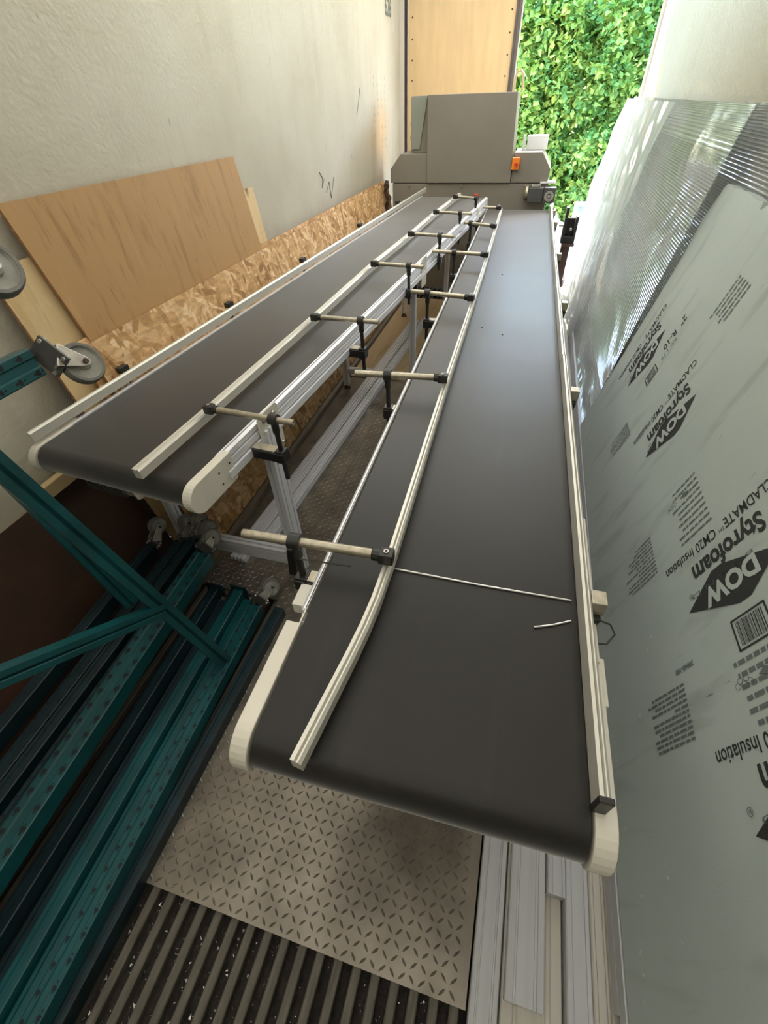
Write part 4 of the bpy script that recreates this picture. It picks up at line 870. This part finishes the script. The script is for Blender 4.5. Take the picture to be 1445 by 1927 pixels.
def film():
    m = MB(); NY, NZ = 60, 60; vs = []
    for j in range(NY + 1):
        y = 4.0 + 2.45 * j / NY
        for i in range(NZ + 1):
            t = i / NZ; z = 0.17 + 1.48 * t
            x = 0.50 + 0.26 * t - 0.035 - 0.02 * math.sin(t * PI)
            x += 0.010 * math.sin(y * 5 + 6 * t) * math.sin(PI * t) + 0.007 * math.sin(y * 13 + t * 17) + 0.004 * math.sin(y * 31 - t * 23)
            vs.append(V((x, y + 0.03 * math.sin(t * 9), z)))
    m.add(vs, [(j * (NZ + 1) + i, j * (NZ + 1) + i + 1, (j + 1) * (NZ + 1) + i + 1, (j + 1) * (NZ + 1) + i) for j in range(NY) for i in range(NZ)])
    tag(m.build('plastic_film', M['film'], base=(0.5, 5.2, 0.17), smooth=True), 'wrinkled clear plastic film draped over the ribbed sheet by the doorway', 'plastic film')
film()

# ---------------------------------------------------------------- by the doorway and outside
m = MB(); m.box((-6, YE + 0.05, -0.4), (8, 18, -0.15)); struct(m.build('ground', M['ground']))
st = thing('steel_stand', 'dark rusty steel bracket stand beside the far end of the right conveyor', 'stand', (0.36, 5.25, 0.06))
m = MB(); m.box((0.32, 5.22, 0.12), (0.40, 5.30, 0.62)); m.box((0.315, 5.16, 0.62), (0.43, 5.32, 0.645)); m.box((0.30, 5.10, 0.06), (0.44, 5.34, 0.12)); m.build('post', M['rust'], st, bevel=0.003)
m = MB(); m.box((0.30, 5.18, 0.70), (0.325, 5.3, 0.93)); m.box((0.40, 5.18, 0.70), (0.425, 5.3, 0.86)); m.box((0.325, 5.26, 0.70), (0.40, 5.28, 0.84)); m.box((0.30, 5.18, 0.645), (0.425, 5.3, 0.70)); m.build('yoke', M['black'], st, bevel=0.003)
m = MB(); m.cyl((0.26, 5.2, 0.79), (0.31, 5.2, 0.79), 0.012, 10); m.cyl((0.37, 5.17, 0.76), (0.37, 5.19, 0.76), 0.012, 10); m.build('bolt', M['steel'], st)
wf = thing('window_sash', 'white framed glass window sash standing outside the doorway', 'window', (0.75, 7.3, -0.15))
m = MB(); 
for a, b in (((0.50, -0.15), (0.55, 0.68)), ((1.05, -0.15), (1.10, 0.68)), ((0.55, 0.63), (1.05, 0.68)), ((0.55, 0.53), (1.05, 0.56)), ((0.55, -0.15), (1.05, -0.08))): m.box((a[0], 7.25, a[1]), (b[0], 7.29, b[1]))
m.build('sash_frame', M['frame_w'], wf, bevel=0.004)
m = MB(); m.box((0.55, 7.265, -0.08), (1.05, 7.272, 0.63)); m.build('pane', M['glass'], wf)
def bag(c, r, label, seed):
    rr = random.Random(seed); bm = bmesh.new(); bmesh.ops.create_icosphere(bm, subdivisions=4, radius=1)
    for v in bm.verts:
        d = v.co.normalized(); k = 1 + 0.16 * math.sin(5 * d.x + seed) + 0.12 * math.sin(9 * d.y + 2 * d.z) + 0.08 * math.sin(17 * d.z + 11 * d.x) + rr.uniform(-.03, .03)
        v.co = V((d.x * r[0], d.y * r[1], max(d.z * r[2], -r[2] * 0.7))) * k
    zmin = min(v.co.z for v in bm.verts)
    me = bpy.data.meshes.new('plastic_bag'); bm.to_mesh(me); bm.free(); me.materials.append(M['bag'])
    o = bpy.data.objects.new('plastic_bag', me); COL.objects.link(o); o.location = (c[0], c[1], c[2] - zmin); tag(o, label, 'plastic bag')
bag((0.345, 5.62, 0.06), (0.075, 0.2, 0.22), 'crumpled clear plastic bag on the siding strips beside the dark stand', 2)
bag((0.375, 4.7, 0.06), (0.06, 0.24, 0.13), 'low crumpled white plastic wrap on the siding strips near the doorway', 5)
bag((0.30, 6.95, -0.15), (0.14, 0.14, 0.36), 'tall clear plastic bag outside beside the window sash', 9)

def shrub(name, cx, cy, w, d, h, n, label, seed, mats=('leaf1', 'leaf2')):
    rr = random.Random(seed); root = thing(name, label, 'hedge', (cx, cy, -0.15), 'hedge outside the doorway')
    m = MB(); 
    for i in range(7):
        bx, by = cx + rr.uniform(-w * .3, w * .3), cy + rr.uniform(0, d * .3)
        m.tube([(bx, by, -0.15), (bx + rr.uniform(-.1, .1), by, h * .4), (bx + rr.uniform(-.3, .3), by + rr.uniform(-.1, .1), h * .9)], [0.045, 0.03, 0.008], 7)
    m.build('trunk', M['bark'], root)
    m = MB(); clumps = []
    for i in range(int(n / 42)):
        u = rr.uniform(-1, 1); z = rr.uniform(-0.1, 1) * h; y = cy + d * (rr.random() ** 1.6 - 0.45) * (1.0)
        clumps.append((cx + u * w / 2, y, z, rr.uniform(0.09, 0.2)))
    for (a, b, c, r) in clumps:
        for _ in range(42):
            p = V((rr.gauss(0, 1), rr.gauss(0, 1), rr.gauss(0, 1))).normalized() * r * rr.uniform(0.55, 1.1)
            p.z *= 0.9; c_ = V((a, b, c)) + p; dr = (p.normalized() + V((rr.uniform(-.7, .7), rr.uniform(-.9, .3), rr.uniform(-.9, .2)))).normalized()
            u = dr.cross(V((rr.uniform(-1, 1), rr.uniform(-1, 1), 1))).normalized(); L = rr.uniform(0.06, 0.12); w_ = L * rr.uniform(.28, .42); nn = dr.cross(u)
            m.m = 0 if rr.random() < 0.6 else 1
            m.add([c_, c_ + dr * L * .4 + u * w_ + nn * w_ * .3, c_ + dr * L, c_ + dr * L * .4 - u * w_ + nn * w_ * .3], [(0, 1, 2), (0, 2, 3)])
    o = MB.build(m, 'foliage', [M[k] for k in mats], root)
shrub('hedge_shrub', -0.25, 9.1, 1.35, 1.1, 3.0, 34000, 'bright green leafy hedge shrub outside, beside the cream door', 1)
shrub('hedge_shrub', 1.15, 9.0, 1.35, 1.2, 3.0, 34000, 'sunlit yellow green hedge shrub outside, in the middle of the doorway', 2)
shrub('hedge_shrub', 2.6, 9.2, 1.4, 1.2, 2.9, 22000, 'green hedge shrub outside, mostly behind the plastic sheets', 3)
